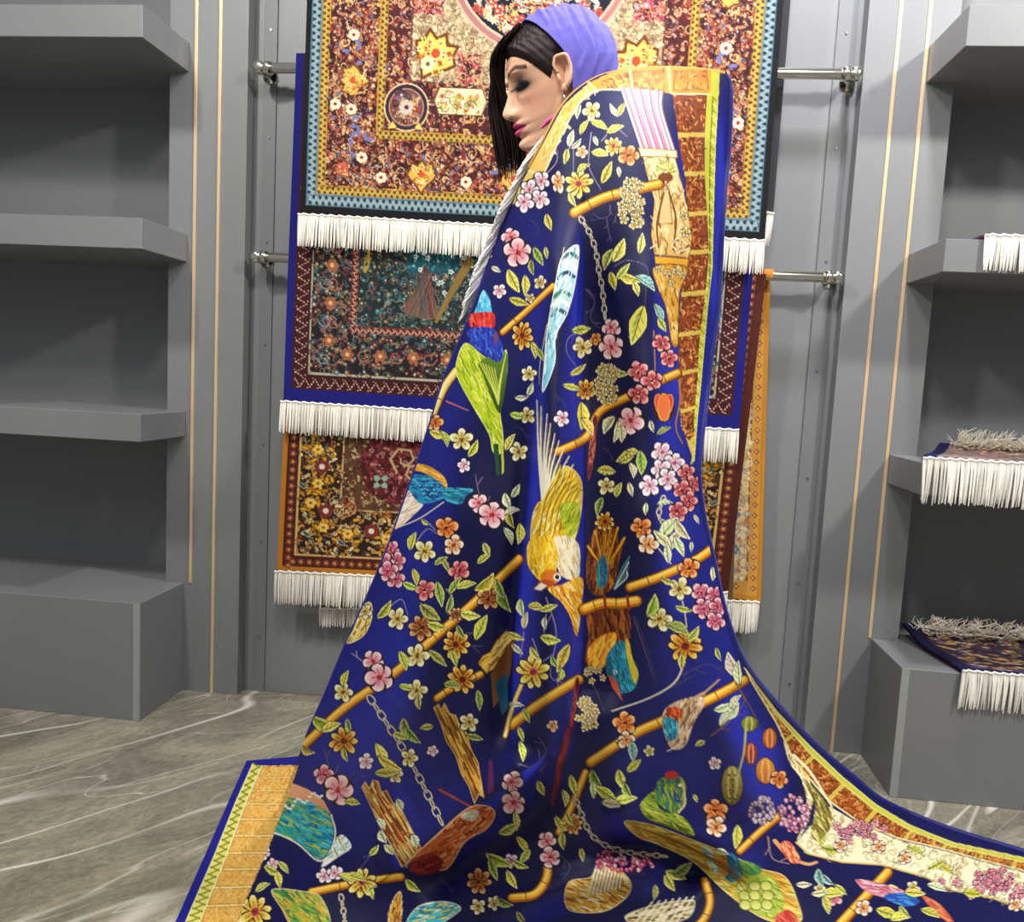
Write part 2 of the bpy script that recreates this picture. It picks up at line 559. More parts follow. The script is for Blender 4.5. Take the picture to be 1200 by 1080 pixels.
def chainband(cv, p, q, w, bg, c1, c2, step=7):
    """guard stripe with interlaced S scroll between p and q"""
    p = np.array(p, float); q = np.array(q, float)
    d = q - p; L = np.hypot(*d); d /= L; n = np.array([-d[1], d[0]])
    cv.poly([tuple(p - n * w / 2), tuple(q - n * w / 2), tuple(q + n * w / 2), tuple(p + n * w / 2)], bg)
    t = np.arange(0, L, 1.5)
    for c, ph in ((c1, 0), (c2, math.pi)):
        pts = p + t[:, None] * d + (np.sin(t * 2 * np.pi / (2 * step) + ph) * w * .34)[:, None] * n
        cv.line(pts.tolist(), w * .17, c)
    for k in np.arange(step / 2, L, step):
        cv.ell(*(p + k * d), w * .10, w * .10, c2, n=5)

def zigzag(cv, p, q, w, bg, c1, dots, step=9):
    p = np.array(p, float); q = np.array(q, float)
    d = q - p; L = np.hypot(*d); d /= L; n = np.array([-d[1], d[0]])
    cv.poly([tuple(p - n * w / 2), tuple(q - n * w / 2), tuple(q + n * w / 2), tuple(p + n * w / 2)], bg)
    k = 0; pts = []
    for t in np.arange(0, L, step / 2):
        pts.append(tuple(p + t * d + n * (w * .32 if k % 2 else -w * .32))); k += 1
    cv.line(pts, 1.1, c1)
    for a, b in zip(pts[:-1], pts[1:]):
        a = np.array(a); b = np.array(b)
        for f in (.0, .33, .66):
            cv.ell(*(a + f * (b - a)), .9, .9, dots, n=5)
    for t in np.arange(step / 4, L, step / 2):
        cv.ell(*(p + t * d + n * w * .40 * (1 if int(t * 4 / step) % 4 < 2 else -1)), .9, .9, dots, n=5)

def varmesh(edges_spacing):
    out = []
    for a, b, st in edges_spacing:
        n = max(1, int(round((b - a) / st)))
        out += list(np.linspace(a, b, n, endpoint=False))
    out.append(edges_spacing[-1][1])
    return np.array(out)

def sample(cv, u, v):
    x = np.clip((u - cv.x0) * cv.sc, 0, cv.W - 1.001); y = np.clip((v - cv.y0) * cv.sc, 0, cv.H - 1.001)
    i = x.astype(int); j = y.astype(int)
    fx = (x - i)[..., None]; fy = (y - j)[..., None]
    a = cv.a
    return (a[j, i] * (1 - fx) + a[j, i + 1] * fx) * (1 - fy) + (a[j + 1, i] * (1 - fx) + a[j + 1, i + 1] * fx) * fy

def grid_faces(nr, nc):
    i = np.arange(nr * nc).reshape(nr, nc)
    return np.stack([i[:-1, :-1], i[1:, :-1], i[1:, 1:], i[:-1, 1:]], -1).reshape(-1, 4)

M_PILE = mat('silk carpet pile', None, 0.62, spec=0.35, attr='pattern', noise=0.10, nscale=700, bump=0.25, sheen=0.12)
M_PILE_D = mat('matt wool pile', None, 0.8, spec=0.25, attr='pattern', noise=0.12, nscale=500, bump=0.3)
M_FRINGE = mat('cream cotton fringe', None, 0.75, spec=0.2, attr='pattern', noise=0.08, nscale=200)
M_BACKING = mat('woven carpet back', (0.32, 0.26, 0.24), 0.9, noise=0.15, nscale=300)

def fringe(name, parent, p, q, length, n, down=(0, 0, -1), col=(0.93, 0.91, 0.86), jit=0.02, r=0.0021, thick=0.004, wild=0.0, header=True, dy=-1.0, lean=0.0):
    """row of yarn tassels hanging from the edge p-q (points or polyline)"""
    pts = np.asarray(p, float) if q is None else np.asarray([p, q], float)
    seg = np.linalg.norm(np.diff(pts, axis=0), axis=1); cum = np.r_[0, np.cumsum(seg)]
    t = (np.arange(n) + .5) / n * cum[-1]
    root = np.stack([np.interp(t, cum, pts[:, k]) for k in range(3)], -1)
    tang = (pts[-1] - pts[0]) / (np.linalg.norm(pts[-1] - pts[0]) + 1e-9)
    dn = np.array(down, float); dn /= np.linalg.norm(dn)
    front = np.cross(tang, dn)
    if front[1] * dy < 0: front = -front
    K = 5
    f = np.linspace(0, 1, K)
    L = length * (1 + rng.normal(0, 0.025, n))
    clump = np.convolve(rng.normal(0, 1, n + 8), np.ones(5) / 5, 'same')[4:-4]
    a = clump * jit + rng.normal(0, jit * .6, n) + lean
    w = rng.normal(0, 1, (n, K)).cumsum(1) * wild * .2
    layer = (np.arange(n) % 2) * thick * .6 + rng.random(n) * thick * .5
    P = root[:, None, :] + dn * (L[:, None] * f)[..., None] + tang * ((a[:, None] * L[:, None] * f ** 1.3) + w * L[:, None])[..., None] \
        + front * (layer[:, None] * np.minimum(1, f * 3) + 0.002 + (rng.normal(0, .004, n)[:, None] * f) + np.abs(rng.normal(0, 1, (n, K))) * wild * .15 * L[:, None])[..., None]
    R = np.full((n, K), r) * (1 + rng.normal(0, .12, n))[:, None] * np.array([1, 1.05, 1.1, 1.0, .45])
    V, F = tube_mesh(P, R, 4)
    tone = np.clip(1 + rng.normal(0, .07, n), .75, 1.08)
    c = lin(np.array(col))[None, :] * tone[:, None] ** 2
    cc = np.repeat(c, K * 4, 0)
    if header:
        # knotted heading where the tassels leave the rug
        m = max(6, n // 2); tt = np.linspace(0, cum[-1], m)
        hp = np.stack([np.interp(tt, cum, pts[:, k]) for k in range(3)], -1) + front * .003
        hp = hp + dn * (0.002 * np.sin(np.arange(m) * 2.1))[:, None]
        V2, F2 = tube_mesh(hp[None], np.full((1, m), .0035), 6)
        F = np.vstack([F, F2 + len(V)]); V = np.vstack([V, V2]); cc = np.vstack([cc, np.repeat(lin(np.array(col))[None] * .95, len(V2), 0)])
    o = raw_mesh(name, V, F, M_FRINGE, parent, cc, smooth=True)
    o['kind'] = 'stuff'
    return o

def sheet_with_back(name, parent, P, cols, normal_off, m, edge_col, smooth=True, step=None):
    """P (nr,nc,3) coloured face + coarse back + edge, one mesh"""
    nr, nc, _ = P.shape
    V = [P.reshape(-1, 3)]; Fq = [grid_faces(nr, nc)]
    C = [cols.reshape(-1, 3)]
    ri = np.unique(np.r_[np.arange(0, nr, max(1, nr // 40)), nr - 1]); ci = np.unique(np.r_[np.arange(0, nc, max(1, nc // 40)), nc - 1])
    Bk = P[np.ix_(ri, ci)] + normal_off
    base = nr * nc
    V.append(Bk.reshape(-1, 3)); Fq.append(grid_faces(len(ri), len(ci))[:, ::-1] + base)
    C.append(np.repeat(lin(np.array(edge_col))[None], Bk.shape[0] * Bk.shape[1], 0))
    # edge strips between face outline and back outline (at the coarse stations)
    fi = np.arange(nr * nc).reshape(nr, nc)[np.ix_(ri, ci)]
    bi = base + np.arange(len(ri) * len(ci)).reshape(len(ri), len(ci))
    ring_f = np.r_[fi[0, :], fi[1:, -1], fi[-1, -2::-1], fi[-2::-1, 0]]
    ring_b = np.r_[bi[0, :], bi[1:, -1], bi[-1, -2::-1], bi[-2::-1, 0]]
    a = ring_f[:-1]; b = ring_f[1:]; c = ring_b[1:]; d = ring_b[:-1]
    Fq.append(np.stack([a, b, c, d], -1))
    o = raw_mesh(name, np.vstack(V), np.vstack(Fq), m, parent, np.vstack(C), smooth)
    return o

def bilin(c, u, v):
    TL, TR, BR, BL = [np.asarray(k, float) for k in c]
    u = u[..., None]; v = v[..., None]
    return (TL * (1 - u) + TR * u) * (1 - v) + (BL * (1 - u) + BR * u) * v

def rug_panel(name, parent, corners, cv, us, vs, u1, v1, thick, edge_col, m=M_PILE, wave=0.003, ph=0.0):
    U, Vv = np.meshgrid(us, vs)
    P = bilin(corners, U / u1, Vv / v1)
    P[..., 1] += wave * np.sin(U / u1 * 9 + ph) * (0.2 + Vv / v1) + wave * .6 * np.sin(Vv / v1 * 7 + U / u1 * 3)
    c = lin(sample(cv, U, Vv))
    return sheet_with_back(name, parent, P, c, np.array([0, thick, 0]), m, edge_col)

def over_rod(name, parent, x0, x1, z, rad, m, c):
    """strip of the rug bending over its rod"""
    t = np.linspace(-.05, math.pi + .05, 14)
    xs = np.linspace(x0, x1, 12)
    P = np.stack([np.repeat(xs[None], 14, 0), YR - rad * np.cos(t)[:, None] + 0 * xs[None], z + rad * np.sin(t)[:, None] + 0 * xs[None]], -1)
    return raw_mesh(name, P.reshape(-1, 3), grid_faces(14, 12), m, parent, np.repeat(lin(np.array(c))[None], 14 * 12, 0), True)

# ---- rug A: black-bordered medallion rug (chart units are about 2.4 mm)
def paint_medallion():
    W, Hh = 560, 340
    half = W / 2
    cv = Canvas(0, 0, W, Hh, 2.0, H('0a0b10'))
    b = Hh                                # bottom edge
    R_ = [H('8c3b30'), H('b8695a'), H('5a2a28'), H('d39a80'), H('c98d6a')]
    pet = [H('b8805c'), H('a04838'), H('c8a478'), H('8c5c5c'), H('b88840'), H('802c24'), H('64607c'), H('a8704c'), H('8c3c30'), H('9c4a34')]
    cor = [H('7a2420'), H('e8c25a'), H('f0e2c0'), H('3c2030')]
    dk = [H('2a1420'), H('20101c'), H('d8b27c'), H('3d1c22'), H('caa070')]
    # blue guard
    cv.poly([(7, 0), (half, 0), (half, b - 10), (7, b - 10)], H('5d8796'))
    chainband(cv, (13, 0), (13, b - 12), 12, H('4c6a78'), H('16202c'), H('8ca2a6'), 4)
    chainband(cv, (10, b - 17), (half, b - 17), 13, H('4c6a78'), H('16202c'), H('8ca2a6'), 4)
    # gold guard
    cv.poly([(20, 0), (half, 0), (half, b - 24), (20, b - 24)], H('c8962c'))
    chainband(cv, (25, 0), (25, b - 26), 10, H('94702a'), H('4a2810'), H('c0a048'), 3.5)
    chainband(cv, (21, b - 29), (half, b - 29), 10, H('94702a'), H('4a2810'), H('c0a048'), 3.5)
    # main border
    floral(cv, 31, 0, half, b - 35, 6500, H('441a18'), dk + [H('6a2c20'), H('2a1018'), H('2a1018')], pet, cor, (1.6, 3.4))
    for (x, y) in ((62, 40), (62, 150), (74, b - 92), (150, b - 62), (250, b - 62), (62, 235)):
        for k in range(5):
            cv.ell(x + rng.normal(0, 9), y + rng.normal(0, 9), 5, 2.2, H('6c6ea0'), rng.uniform(0, 6))
    palmette(cv, 62, 97 + 85, 17, -1.57)
    palmette(cv, 62, 70, 16, -1.57, H('d99a3c'))
    palmette(cv, 150, b - 52, 17, 0.0)
    palmette(cv, 262, b - 52, 15, 0.0, H('d99a3c'))
    palmette(cv, 52, b - 55, 10, -.7, H('9a3030'), H('c46a5a'))
    for (x, y) in ((40, b - 130), (100, b - 48), (205, b - 48), (75, b - 70), (60, 130), (60, 215)):
        rosette(cv, x, y, 7, H('e6d2b0'), H('8c2a28'), 7)
    # inner gold line
    x0, yb = 92, b - 92
    cv.poly([(x0, 0), (half, 0), (half, yb), (x0, yb)], H('c8962c'))
    chainband(cv, (x0 + 5, 0), (x0 + 5, yb), 9, H('94702a'), H('4a2810'), H('c0a048'), 3.5)
    chainband(cv, (x0, yb - 5), (half, yb - 5), 9, H('94702a'), H('4a2810'), H('c0a048'), 3.5)
    floral(cv, x0 + 10, 0, half, yb - 10, 2400, H('4c1c1c'), dk + [H('2a1018')], pet, cor, (1.6, 3))
    # corner roundel
    cv.ell(128, yb - 38, 27, 27, H('2c2030'), edge=H('e0c090'), ew=1.6, n=28)
    cv.ell(128, yb - 38, 21, 21, H('6a4340'), edge=H('b98a70'), ew=1.2, n=28)
    floral(cv, 110, yb - 55, 146, yb - 20, 70, None, dk, pet, cor, (2, 3.6), lambda x, y: math.hypot(x - 128, y - yb + 38) < 19)
    rosette(cv, 128, yb - 38, 9, H('c8b4a0'), H('40304a'), 8)
    for s in (-1, 1):
        cv.poly([(128 + s * 16, yb - 22), (128 + s * 23, yb - 12), (128 + s * 10, yb - 14)], H('e6c060'), edge=H('5a3010'))
    # cream cartouche row
    for x in (168, 240):
        cv.poly([(x, yb - 62), (x + 52, yb - 62), (x + 58, yb - 47), (x + 52, yb - 32), (x, yb - 32), (x - 6, yb - 47)], H('e4d6a4'), edge=H('6a4a2a'), ew=1.5)
        floral(cv, x, yb - 58, x + 50, yb - 36, 60, None, [H('8a8a3a'), H('6a4a2a')], [H('e08a30'), H('a8b048'), H('cf6a50'), H('f0e8c8')], cor, (2.5, 4))
    # field of beige arabesque with gold palmettes
    fy = yb - 66
    cv.poly([(130, 0), (half, 0), (half, fy), (130, fy)], H('6a3a30'))
    floral(cv, 133, 0, half, fy - 3, 2600, H('a8926c'), [H('6a5a40'), H('c4b08c'), H('7c6248')], [H('c8b48a'), H('b59a70'), H('d6c8a0'), H('a87860')], [H('6a4a3a'), H('e0d0a0')], (1.6, 3))
    for s, y in ((1, fy - 90),):
        floral(cv, 134, y - 26, 165, y + 10, 200, H('7c2f38'), dk, [H('b8405a'), H('d88a90'), H('c4643f')], cor, (2, 4))
    palmette(cv, 160, fy - 32, 25, .5, H('e5b440'), H('f3cf6c'))
    cv.ell(165, fy - 36, 34, 30, H('a8926c'), n=20) if False else None
    rosette(cv, 152, fy - 22, 9, H('efe0a4'), H('6a5a30'), 7)
    floral(cv, 190, fy - 34, 216, fy - 2, 130, H('6c2c30'), dk, [H('b84a50'), H('d4806a'), H('c4a070')], cor, (2, 4))
    # centre medallion
    cxm, cym, rm = half, fy - 150, 112
    for r_, c_ in ((rm, H('c9a58a')), (rm - 3, H('a8706a')), (rm - 9, H('d2b090')), (rm - 12, H('15152a'))):
        cv.ell(cxm, cym, r_, r_ * 1.02, c_, n=60)
    inm = lambda x, y: math.hypot(x - cxm, y - cym) < rm - 15
    floral(cv, half - rm, max(0, cym - rm), half, cym + rm, 900, None, [H('b8a888'), H('7a5a50')], [H('e8dcc0'), H('b84038'), H('cfc0a0'), H('d8a868')], [H('8c2a28'), H('e0b850')], (2.2, 5), inm)
    for k in range(7):
        a = math.pi / 2 + .25 + k * .42
        for j_ in range(6):
            rosette(cv, cxm + 78 * math.cos(a + (j_ - 2.5) * .045), cym + 78 * math.sin(a + (j_ - 2.5) * .045) + rng.normal(0, 3), 4.5, H('b04034'), H('e6d8b0'), 5)
    # mirror to the right half
    m = cv.a.shape[1]
    cv.a[:, m - m // 2:] = cv.a[:, :m // 2][:, ::-1]
    return cv

A_TL, A_TR = on_y(359.5, 0, 2.335), on_y(918, 0, 2.335)
A_BL, A_BR = on_y(352, 250, 2.335), on_y(896, 283, 2.335)
def extend(top, bot, z):
    k = (z - bot[2]) / (top[2] - bot[2])
    return bot + (top - bot) * k
A_TL = extend(A_TL, A_BL, A_BL[2] + 0.80); A_TR = extend(A_TR, A_BR, A_BR[2] + 0.80)
cvA = paint_medallion()
rugA = empty('hanging_rug', tuple((A_BL + A_BR) / 2), 'large red medallion rug with black border and light blue guard stripe, hanging topmost', 'rug', 'rugs hung on the steel rods')
rug_panel('pile', rugA, (A_TL, A_TR, A_BR, A_BL), cvA, varmesh([(0, 250, 1.0), (250, 430, 1.6), (430, 560, 1.1)]), varmesh([(0, 72, 3.0), (72, 340, 1.0)]), 560, 340, 0.008, (.04, .04, .05), M_PILE_D)
zt = 2.46
raw_mesh('rear_half', *(lambda P: (P.reshape(-1, 3), grid_faces(24, 16)))(np.stack(np.broadcast_arrays(np.linspace(A_BL[0] + .02, A_BR[0] + .034, 16)[None, :] + 0.0 * np.ones((24, 1)), YR + .028 + .003 * np.sin(np.arange(16) * .9)[None, :] * np.linspace(0, 1, 24)[:, None], np.linspace(zt, A_BR[2] + .05, 24)[:, None] + 0 * np.ones((1, 16))), -1)), mat('charcoal rug back', (0.17, 0.17, 0.18), .9, noise=.15, nscale=200), rugA, smooth=True)
tA = np.linspace(-.1, math.pi + .1, 14)
PA = np.stack(np.broadcast_arrays(np.linspace(A_TL[0], A_TR[0], 12)[None, :] + np.zeros((14, 1)), YR - .028 * np.cos(tA)[:, None] + np.zeros((1, 12)), zt - .004 + .028 * np.sin(tA)[:, None] + np.zeros((1, 12))), -1)
PA = np.concatenate([np.stack([np.linspace(A_TL[0], A_TR[0], 12), np.full(12, 2.336), np.full(12, A_TL[2] - .01)], -1)[None], PA])
raw_mesh('fold_over_rod', PA.reshape(-1, 3), grid_faces(15, 12), mat('black rug edge', (.05, .05, .06), .9, noise=.1), rugA, smooth=True)
fringe('fringe', rugA, on_y(349.5, 251, 2.332), on_y(896, 282.5, 2.332), 0.088, 300, thick=.006, r=.0026)
fringe('rear_fringe', rugA, on_y(880, 250, 2.43), on_y(907, 250, 2.43), 0.088, 16, thick=.004, lean=-.08, r=.0024)

# ---- rug B: navy-edged garden rug
def paint_garden():
    W, Hh = 560, 420
    half = W / 2
    b = Hh
    cv = Canvas(0, 0, W, Hh, 2.0, H('14146e'))
    cv.poly([(10, 0), (half, 0), (half, b - 15), (10, b - 15)], H('3a1418'))
    zigzag(cv, (20, 0), (20, b - 17), 17, H('3c1216'), H('8a5a50'), H('d8b8a4'), 13)
    zigzag(cv, (14, b - 24), (half, b - 24), 15, H('3c1216'), H('8a5a50'), H('d8b8a4'), 13)
    cv.poly([(31, 0), (half, 0), (half, b - 34), (31, b - 34)], H('a8a48c'))
    dk = [H('16141a'), H('4a6a68'), H('8a6a5a'), H('5a2428'), H('20282a')]
    pet = [H('6c3434'), H('84684a'), H('3a5c60'), H('522a2e'), H('745a5a'), H('2c444a'), H('545c3a')]
    cor = [H('d8a050'), H('2a1a20'), H('c0c8b0')]
    floral(cv, 33, 0, half, b - 37, 4200, H('1e181c'), dk, pet, cor, (2, 4))
    for y in range(20, b - 60, 46):
        rosette(cv, 56, y, 8, H('9c5a38'), H('d0ac78'), 6); curl(cv, 60, y + 22, 11, 0, 1, 1.4, H('a8604e'), 1.1); curl(cv, 50, y + 22, 9, 3, -1, 1.4, H('7a8c94'), 1.1)
    for x in range(80, int(half), 42):
        rosette(cv, x, b - 62, 8, H('9c5a38'), H('d0ac78'), 6); curl(cv, x + 20, b - 62, 10, 0, 1, 1.4, H('a8604e'), 1.1)
    cv.poly([(82, 0), (half, 0), (half, b - 88), (82, b - 88)], H('6a2426'))
    zigzag(cv, (86, 0), (86, b - 90), 7, H('5a1c20'), H('a07058'), H('c8a080'), 8)
    zigzag(cv, (83, b - 92), (half, b - 92), 7, H('5a1c20'), H('a07058'), H('c8a080'), 8)
    floral(cv, 91, 0, half, b - 97, 2600, H('1c2a2c'), [H('14181c'), H('2a5058'), H('7a7a68')], [H('265660'), H('6c4a3c'), H('30666a'), H('5c3038'), H('7c7a64'), H('3c4834')], cor, (1.8, 3.6))
    floral(cv, 150, 0, 215, b - 165, 420, H('1d4c58'), [H('123038'), H('2f7a86')], [H('2f7a86'), H('1f5a6a'), H('3b8c90')], [H('d8e0c8')], (1.5, 3))
    for k in range(26):
        x, y = rng.uniform(160, 232), rng.uniform(b - 235, b - 130)
        rosette(cv, x, y, 3.4, H('c9d8cc'), H('2f6a70'), 5)
    cv.line([(118, b - 230), (104, b - 190), (98, b - 165)], 14, H('a88a3c'), 5, smooth=True)
    cv.line([(226, b - 180), (205, b - 140), (190, b - 108)], 11, H('8a6c34'), 4, smooth=True)
    for k in range(24):
        cv.ell(110 + rng.normal(0, 8), b - 195 + rng.normal(0, 22), 3, 1.6, H('3a2a18'), rng.uniform(0, 6))
    cv.poly([(150, b - 118), (165, b - 150), (172, b - 175), (182, b - 150), (190, b - 112)], H('5c2c2c'), H('7c5a48'), smooth=True)
    for k in range(40):
        cv.line([(150 + rng.uniform(0, 40), b - 112), (172 + rng.normal(0, 8), b - 165)], .8, pet[k % 7])
    m = cv.a.shape[1]
    cv.a[:, m - m // 2:] = cv.a[:, :m // 2][:, ::-1]
    return cv
YBr = 2.362
B_BL, B_BR = on_y(331.5, 469, YBr), on_y(866, 503, YBr)
B_TL = on_y(347, 62, YBr); B_TR = on_y(905, 70, YBr)
B_TR = np.array([B_TR[0], YBr, B_TL[2]])
B_BR[0] += .0
cvB = paint_garden()
rugB = empty('hanging_rug', tuple((B_BL + B_BR) / 2), 'dark navy-edged garden rug with a maroon zigzag border, hanging below the black-bordered one', 'rug', 'rugs hung on the steel rods')
rug_panel('pile', rugB, (B_TL, B_TR, B_BR, B_BL), cvB, varmesh([(0, 230, 1.0), (230, 480, 4.0), (480, 560, 1.0)]), varmesh([(0, 215, 4.0), (215, 420, 1.0)]), 560, 420, 0.008, (.07, .07, .36), M_PILE_D, ph=1)
over_rod('fold_over_rod', rugB, B_TL[0], B_TR[0], 1.905, .036, mat('navy rug edge', (.08, .08, .42), .85, noise=.1), (.08, .08, .42))
rearB = [np.array([B_TL[0] + .004, YR + .036, 1.905]), np.array([B_TR[0] + .002, YR + .036, 1.905]), on_y(884, 470, YR + .036), on_y(352, 466, YR + .036)]
U, V_ = np.meshgrid(np.linspace(0, 1, 12), np.linspace(0, 1, 20))
raw_mesh('rear_half', bilin(rearB, U, V_).reshape(-1, 3), grid_faces(20, 12), mat('blue rug back', (.16, .17, .55), .9, noise=.15, nscale=200), rugB, smooth=True)
fringe('fringe', rugB, on_y(329, 470, YBr - .003), on_y(866, 504, YBr - .003), 0.092, 300, thick=.006, r=.0026)

# ---- rug C: gold rug with brown border, and D: ochre rug behind it
def paint_gold():
    W, Hh = 560, 420
    b = Hh
    half = W / 2
    cv = Canvas(0, 0, W, Hh, 2.0, H('b8741c'))
    cv.poly([(7, 0), (half, 0), (half, b - 6), (7, b - 6)], H('4a1c12'))
    for y in range(6, b - 6, 11):
        rosette(cv, 14, y, 4.6, H('8a4a30'), H('d89a50'), 5); 
    for x in range(20, int(half), 11):
        rosette(cv, x, b - 13, 4.6, H('8a4a30'), H('d89a50'), 5)
    cv.poly([(22, 0), (half, 0), (half, b - 21), (22, b - 21)], H('d0a860'))
    dk = [H('1c1410'), H('3a2018'), H('c8a868'), H('6a4420')]
    pet = [H('c8902c'), H('d8b070'), H('8a3a24'), H('a8a070'), H('b87838'), H('e0d0a0'), H('5a6a6a')]
    cor = [H('6a1c18'), H('e8c860'), H('2a1a14')]
    floral(cv, 25, 0, half, b - 24, 5200, H('2e1a12'), dk, pet, cor, (1.6, 3.2))
    for (x, y) in ((46, b - 168), (48, b - 122), (90, b - 55), (58, b - 62), (40, b - 95), (44, b - 205), (140, b - 50), (190, b - 52)):
        for k in range(16):
            cv.ell(x + rng.normal(0, 8), y + rng.normal(0, 8), 5, 2.6, H('d89a1c') if k % 3 else H('b87a12'), rng.uniform(0, 6), edge=H('4a2808'), ew=.7)
        rosette(cv, x, y, 7, H('e8c05a'), H('a85a14'), 6)
    for (x, y) in ((60, b - 85), (52, b - 145), (104, b - 95), (120, b - 60)):
        rosette(cv, x, y, 10, H('7a2c28'), H('d8c8a8'), 8); cv.ell(x, y, 4, 4, H('e0d4bc'))
    for (x, y) in ((28, b - 118), (82, b - 42), (36, b - 52), (100, b - 118)):
        cv.ell(x, y, 6, 2.4, H('2a5058'), .6, edge=H('d8c890'), ew=.7)
    # inner field with maroon rosette medallion
    cv.poly([(78, 0), (half, 0), (half, b - 86), (78, b - 86)], H('c8a868'))
    floral(cv, 80, 0, half, b - 88, 1700, H('5a3a28'), dk, [H('c0a070'), H('8a6a48'), H('a89468'), H('6a2a28')], cor, (1.8, 3.4))
    cv.ell(86, b - 92, 12, 14, H('8a3a1c'), edge=H('d8a860'), n=16); floral(cv, 76, b - 104, 96, b - 80, 30, None, dk, pet, cor, (1.6, 3))
    inm = lambda x, y: math.hypot(x - 150, (y - (b - 150)) * .9) < 46
    cv.ell(150, b - 150, 48, 52, H('4a1418'), n=30)
    floral(cv, 104, b - 202, 200, b - 98, 500, None, [H('7a2a30'), H('2a0c10')], [H('8c3a3c'), H('6a2024'), H('a8706a')], cor, (2, 4), inm)
    rosette(cv, 128, b - 128, 11, H('8aa890'), H('4a1418'), 4, a0=.78)
    curl(cv, 156, b - 160, 20, 2, 1, 3, H('b8a070'), 1.2); curl(cv, 170, b - 140, 16, 0, -1, 3, H('b8a070'), 1.2)
    m = cv.a.shape[1]
    cv.a[:, m - m // 2:] = cv.a[:, :m // 2][:, ::-1]
    cv.poly([(W - 8, 0), (W + 2, 0), (W + 2, b + 2), (W - 8, b + 2)], H('4a1c12'))
    return cv
YCr = 2.378
cvC = paint_gold()
C_BL, C_BR = on_y(324, 668, YCr), on_y(853, 692, YCr)
C_TL = on_y(337.5, 400, YCr); C_TR = on_y(897, 330, YCr)
C_TL = extend(C_TL, C_BL, 1.366); C_TR = extend(C_TR, C_BR, 1.366)
rugC = empty('hanging_rug', tuple((C_BL + C_BR) / 2), 'gold and brown rug with yellow flower patches, hanging lowest under the navy-edged rug', 'rug', 'rugs hung on the steel rods')
rug_panel('pile', rugC, (C_TL, C_TR, C_BR, C_BL), cvC, varmesh([(0, 170, 1.0), (170, 500, 4.0), (500, 560, 1.0)]), varmesh([(0, 20, 2.0), (20, 150, 1.5), (150, 420, 1.1)]), 560, 420, 0.008, (.35, .16, .06), M_PILE_D, ph=2)
over_rod('fold_over_rod', rugC, C_TL[0], C_TR[0] - .006, 1.366, .021, mat('brown rug edge', (.42, .2, .07), .85, noise=.1), (.42, .2, .07))
fringe('fringe', rugC, on_y(322, 669, YCr - .003), on_y(853, 694, YCr - .003), 0.098, 300, thick=.006, r=.0026)
fringe('rear_fringe', rugC, on_y(374, 712, YR + .030), on_y(860, 720, YR + .030), 0.058, 210, r=.0026)
rearC = [np.array([C_TL[0] + .03, YR + .022, 1.36]), np.array([C_TR[0] - .05, YR + .022, 1.36]), on_y(858, 720, YR + .030), on_y(375, 712, YR + .030)]
raw_mesh('rear_half', bilin(rearC, U, V_).reshape(-1, 3), grid_faces(20, 12), mat('brown rug back', (.42, .32, .22), .9, noise=.15, nscale=200), rugC, smooth=True)

def paint_ochre():
    W, Hh = 130, 400
    b = Hh
    cv = Canvas(0, 0, W, Hh, 2.0, H('c07f22'))
    r = W
    cv.poly([(0, 0), (r - 5, 0), (r - 5, b - 6), (0, b - 6)], H('cc9440'))
    for y in range(8, b - 14, 13):
        rosette(cv, r - 10, y, 3.4, H('8a4a34'), H('e8c080'), 4)
    for x in range(4, r - 20, 12):
        rosette(cv, x, b - 16, 4, H('8a4a34'), H('e8c080'), 4)
    cv.poly([(0, 0), (r - 16, 0), (r - 16, b - 24), (0, b - 24)], H('7a3a28'))
    floral(cv, 0, 0, r - 18, b - 26, 3400, H('d8bc80'), [H('b08858'), H('ecdcb0'), H('a89c88')], [H('cca468'), H('e8d4a0'), H('e0c48c'), H('b87858'), H('9aa0a0'), H('d8b478')], [H('b06048'), H('f0e4bc')], (2.2, 4.5))
    for y in range(30, b - 40, 44):
        rosette(cv, r - 34, y, 7, H('5f7f98'), H('e8d8b0'), 6); curl(cv, r - 36, y + 20, 9, 0, 1, 1.6, H('7a8a98'), 1.1)
    return cv
cvD = paint_ochre()
YDr = 2.432
D_TR = on_y(903, 317, YDr); D_BR = on_y(891.5, 704, YDr)
D_TL = D_TR - np.array([.31, 0, 0]); D_BL = D_BR - np.array([.31, 0, 0.0])
rugD = empty('hanging_rug', tuple((D_BL + D_BR) / 2), 'ochre rug with pale floral border, a narrow strip behind the gold and brown rug', 'rug', 'rugs hung on the steel rods')
rug_panel('pile', rugD, (D_TL, D_TR, D_BR, D_BL), cvD, varmesh([(0, 60, 3.0), (60, 130, 1.0)]), varmesh([(0, 400, 1.1)]), 130, 400, 0.006, (.72, .45, .12), M_PILE_D, ph=2, wave=.002)
raw_mesh('fold_over_rod', *(lambda t: (np.stack(np.broadcast_arrays(np.linspace(D_TL[0], D_TR[0], 8)[None, :] + np.zeros((14, 1)), YR - np.where(np.cos(t) > 0, .0175, .031)[:, None] * np.cos(t)[:, None] + np.zeros((1, 8)), 1.364 + .019 * np.sin(t)[:, None] + np.zeros((1, 8))), -1).reshape(-1, 3), grid_faces(14, 8)))(np.linspace(-.4, math.pi + .05, 14)), mat('ochre rug edge', (.74, .46, .12), .85, noise=.1), rugD, smooth=True)
fringe('fringe', rugD, on_y(820, 702, YDr - .003), on_y(890, 705, YDr - .003), 0.092, 52, thick=.004, r=.0026)

# ------------------------------------------------------------------ the big bird-and-flower carpet worn as a cloak
NAVY = H('060638')
CREAM, GOLDC, OCH, DKBR = H('f6eec4'), H('f0b428'), H('b8781c'), H('3a1808')
cvK = Canvas(185, 60, 1275, 1130, 2.0, NAVY)
K = cvK

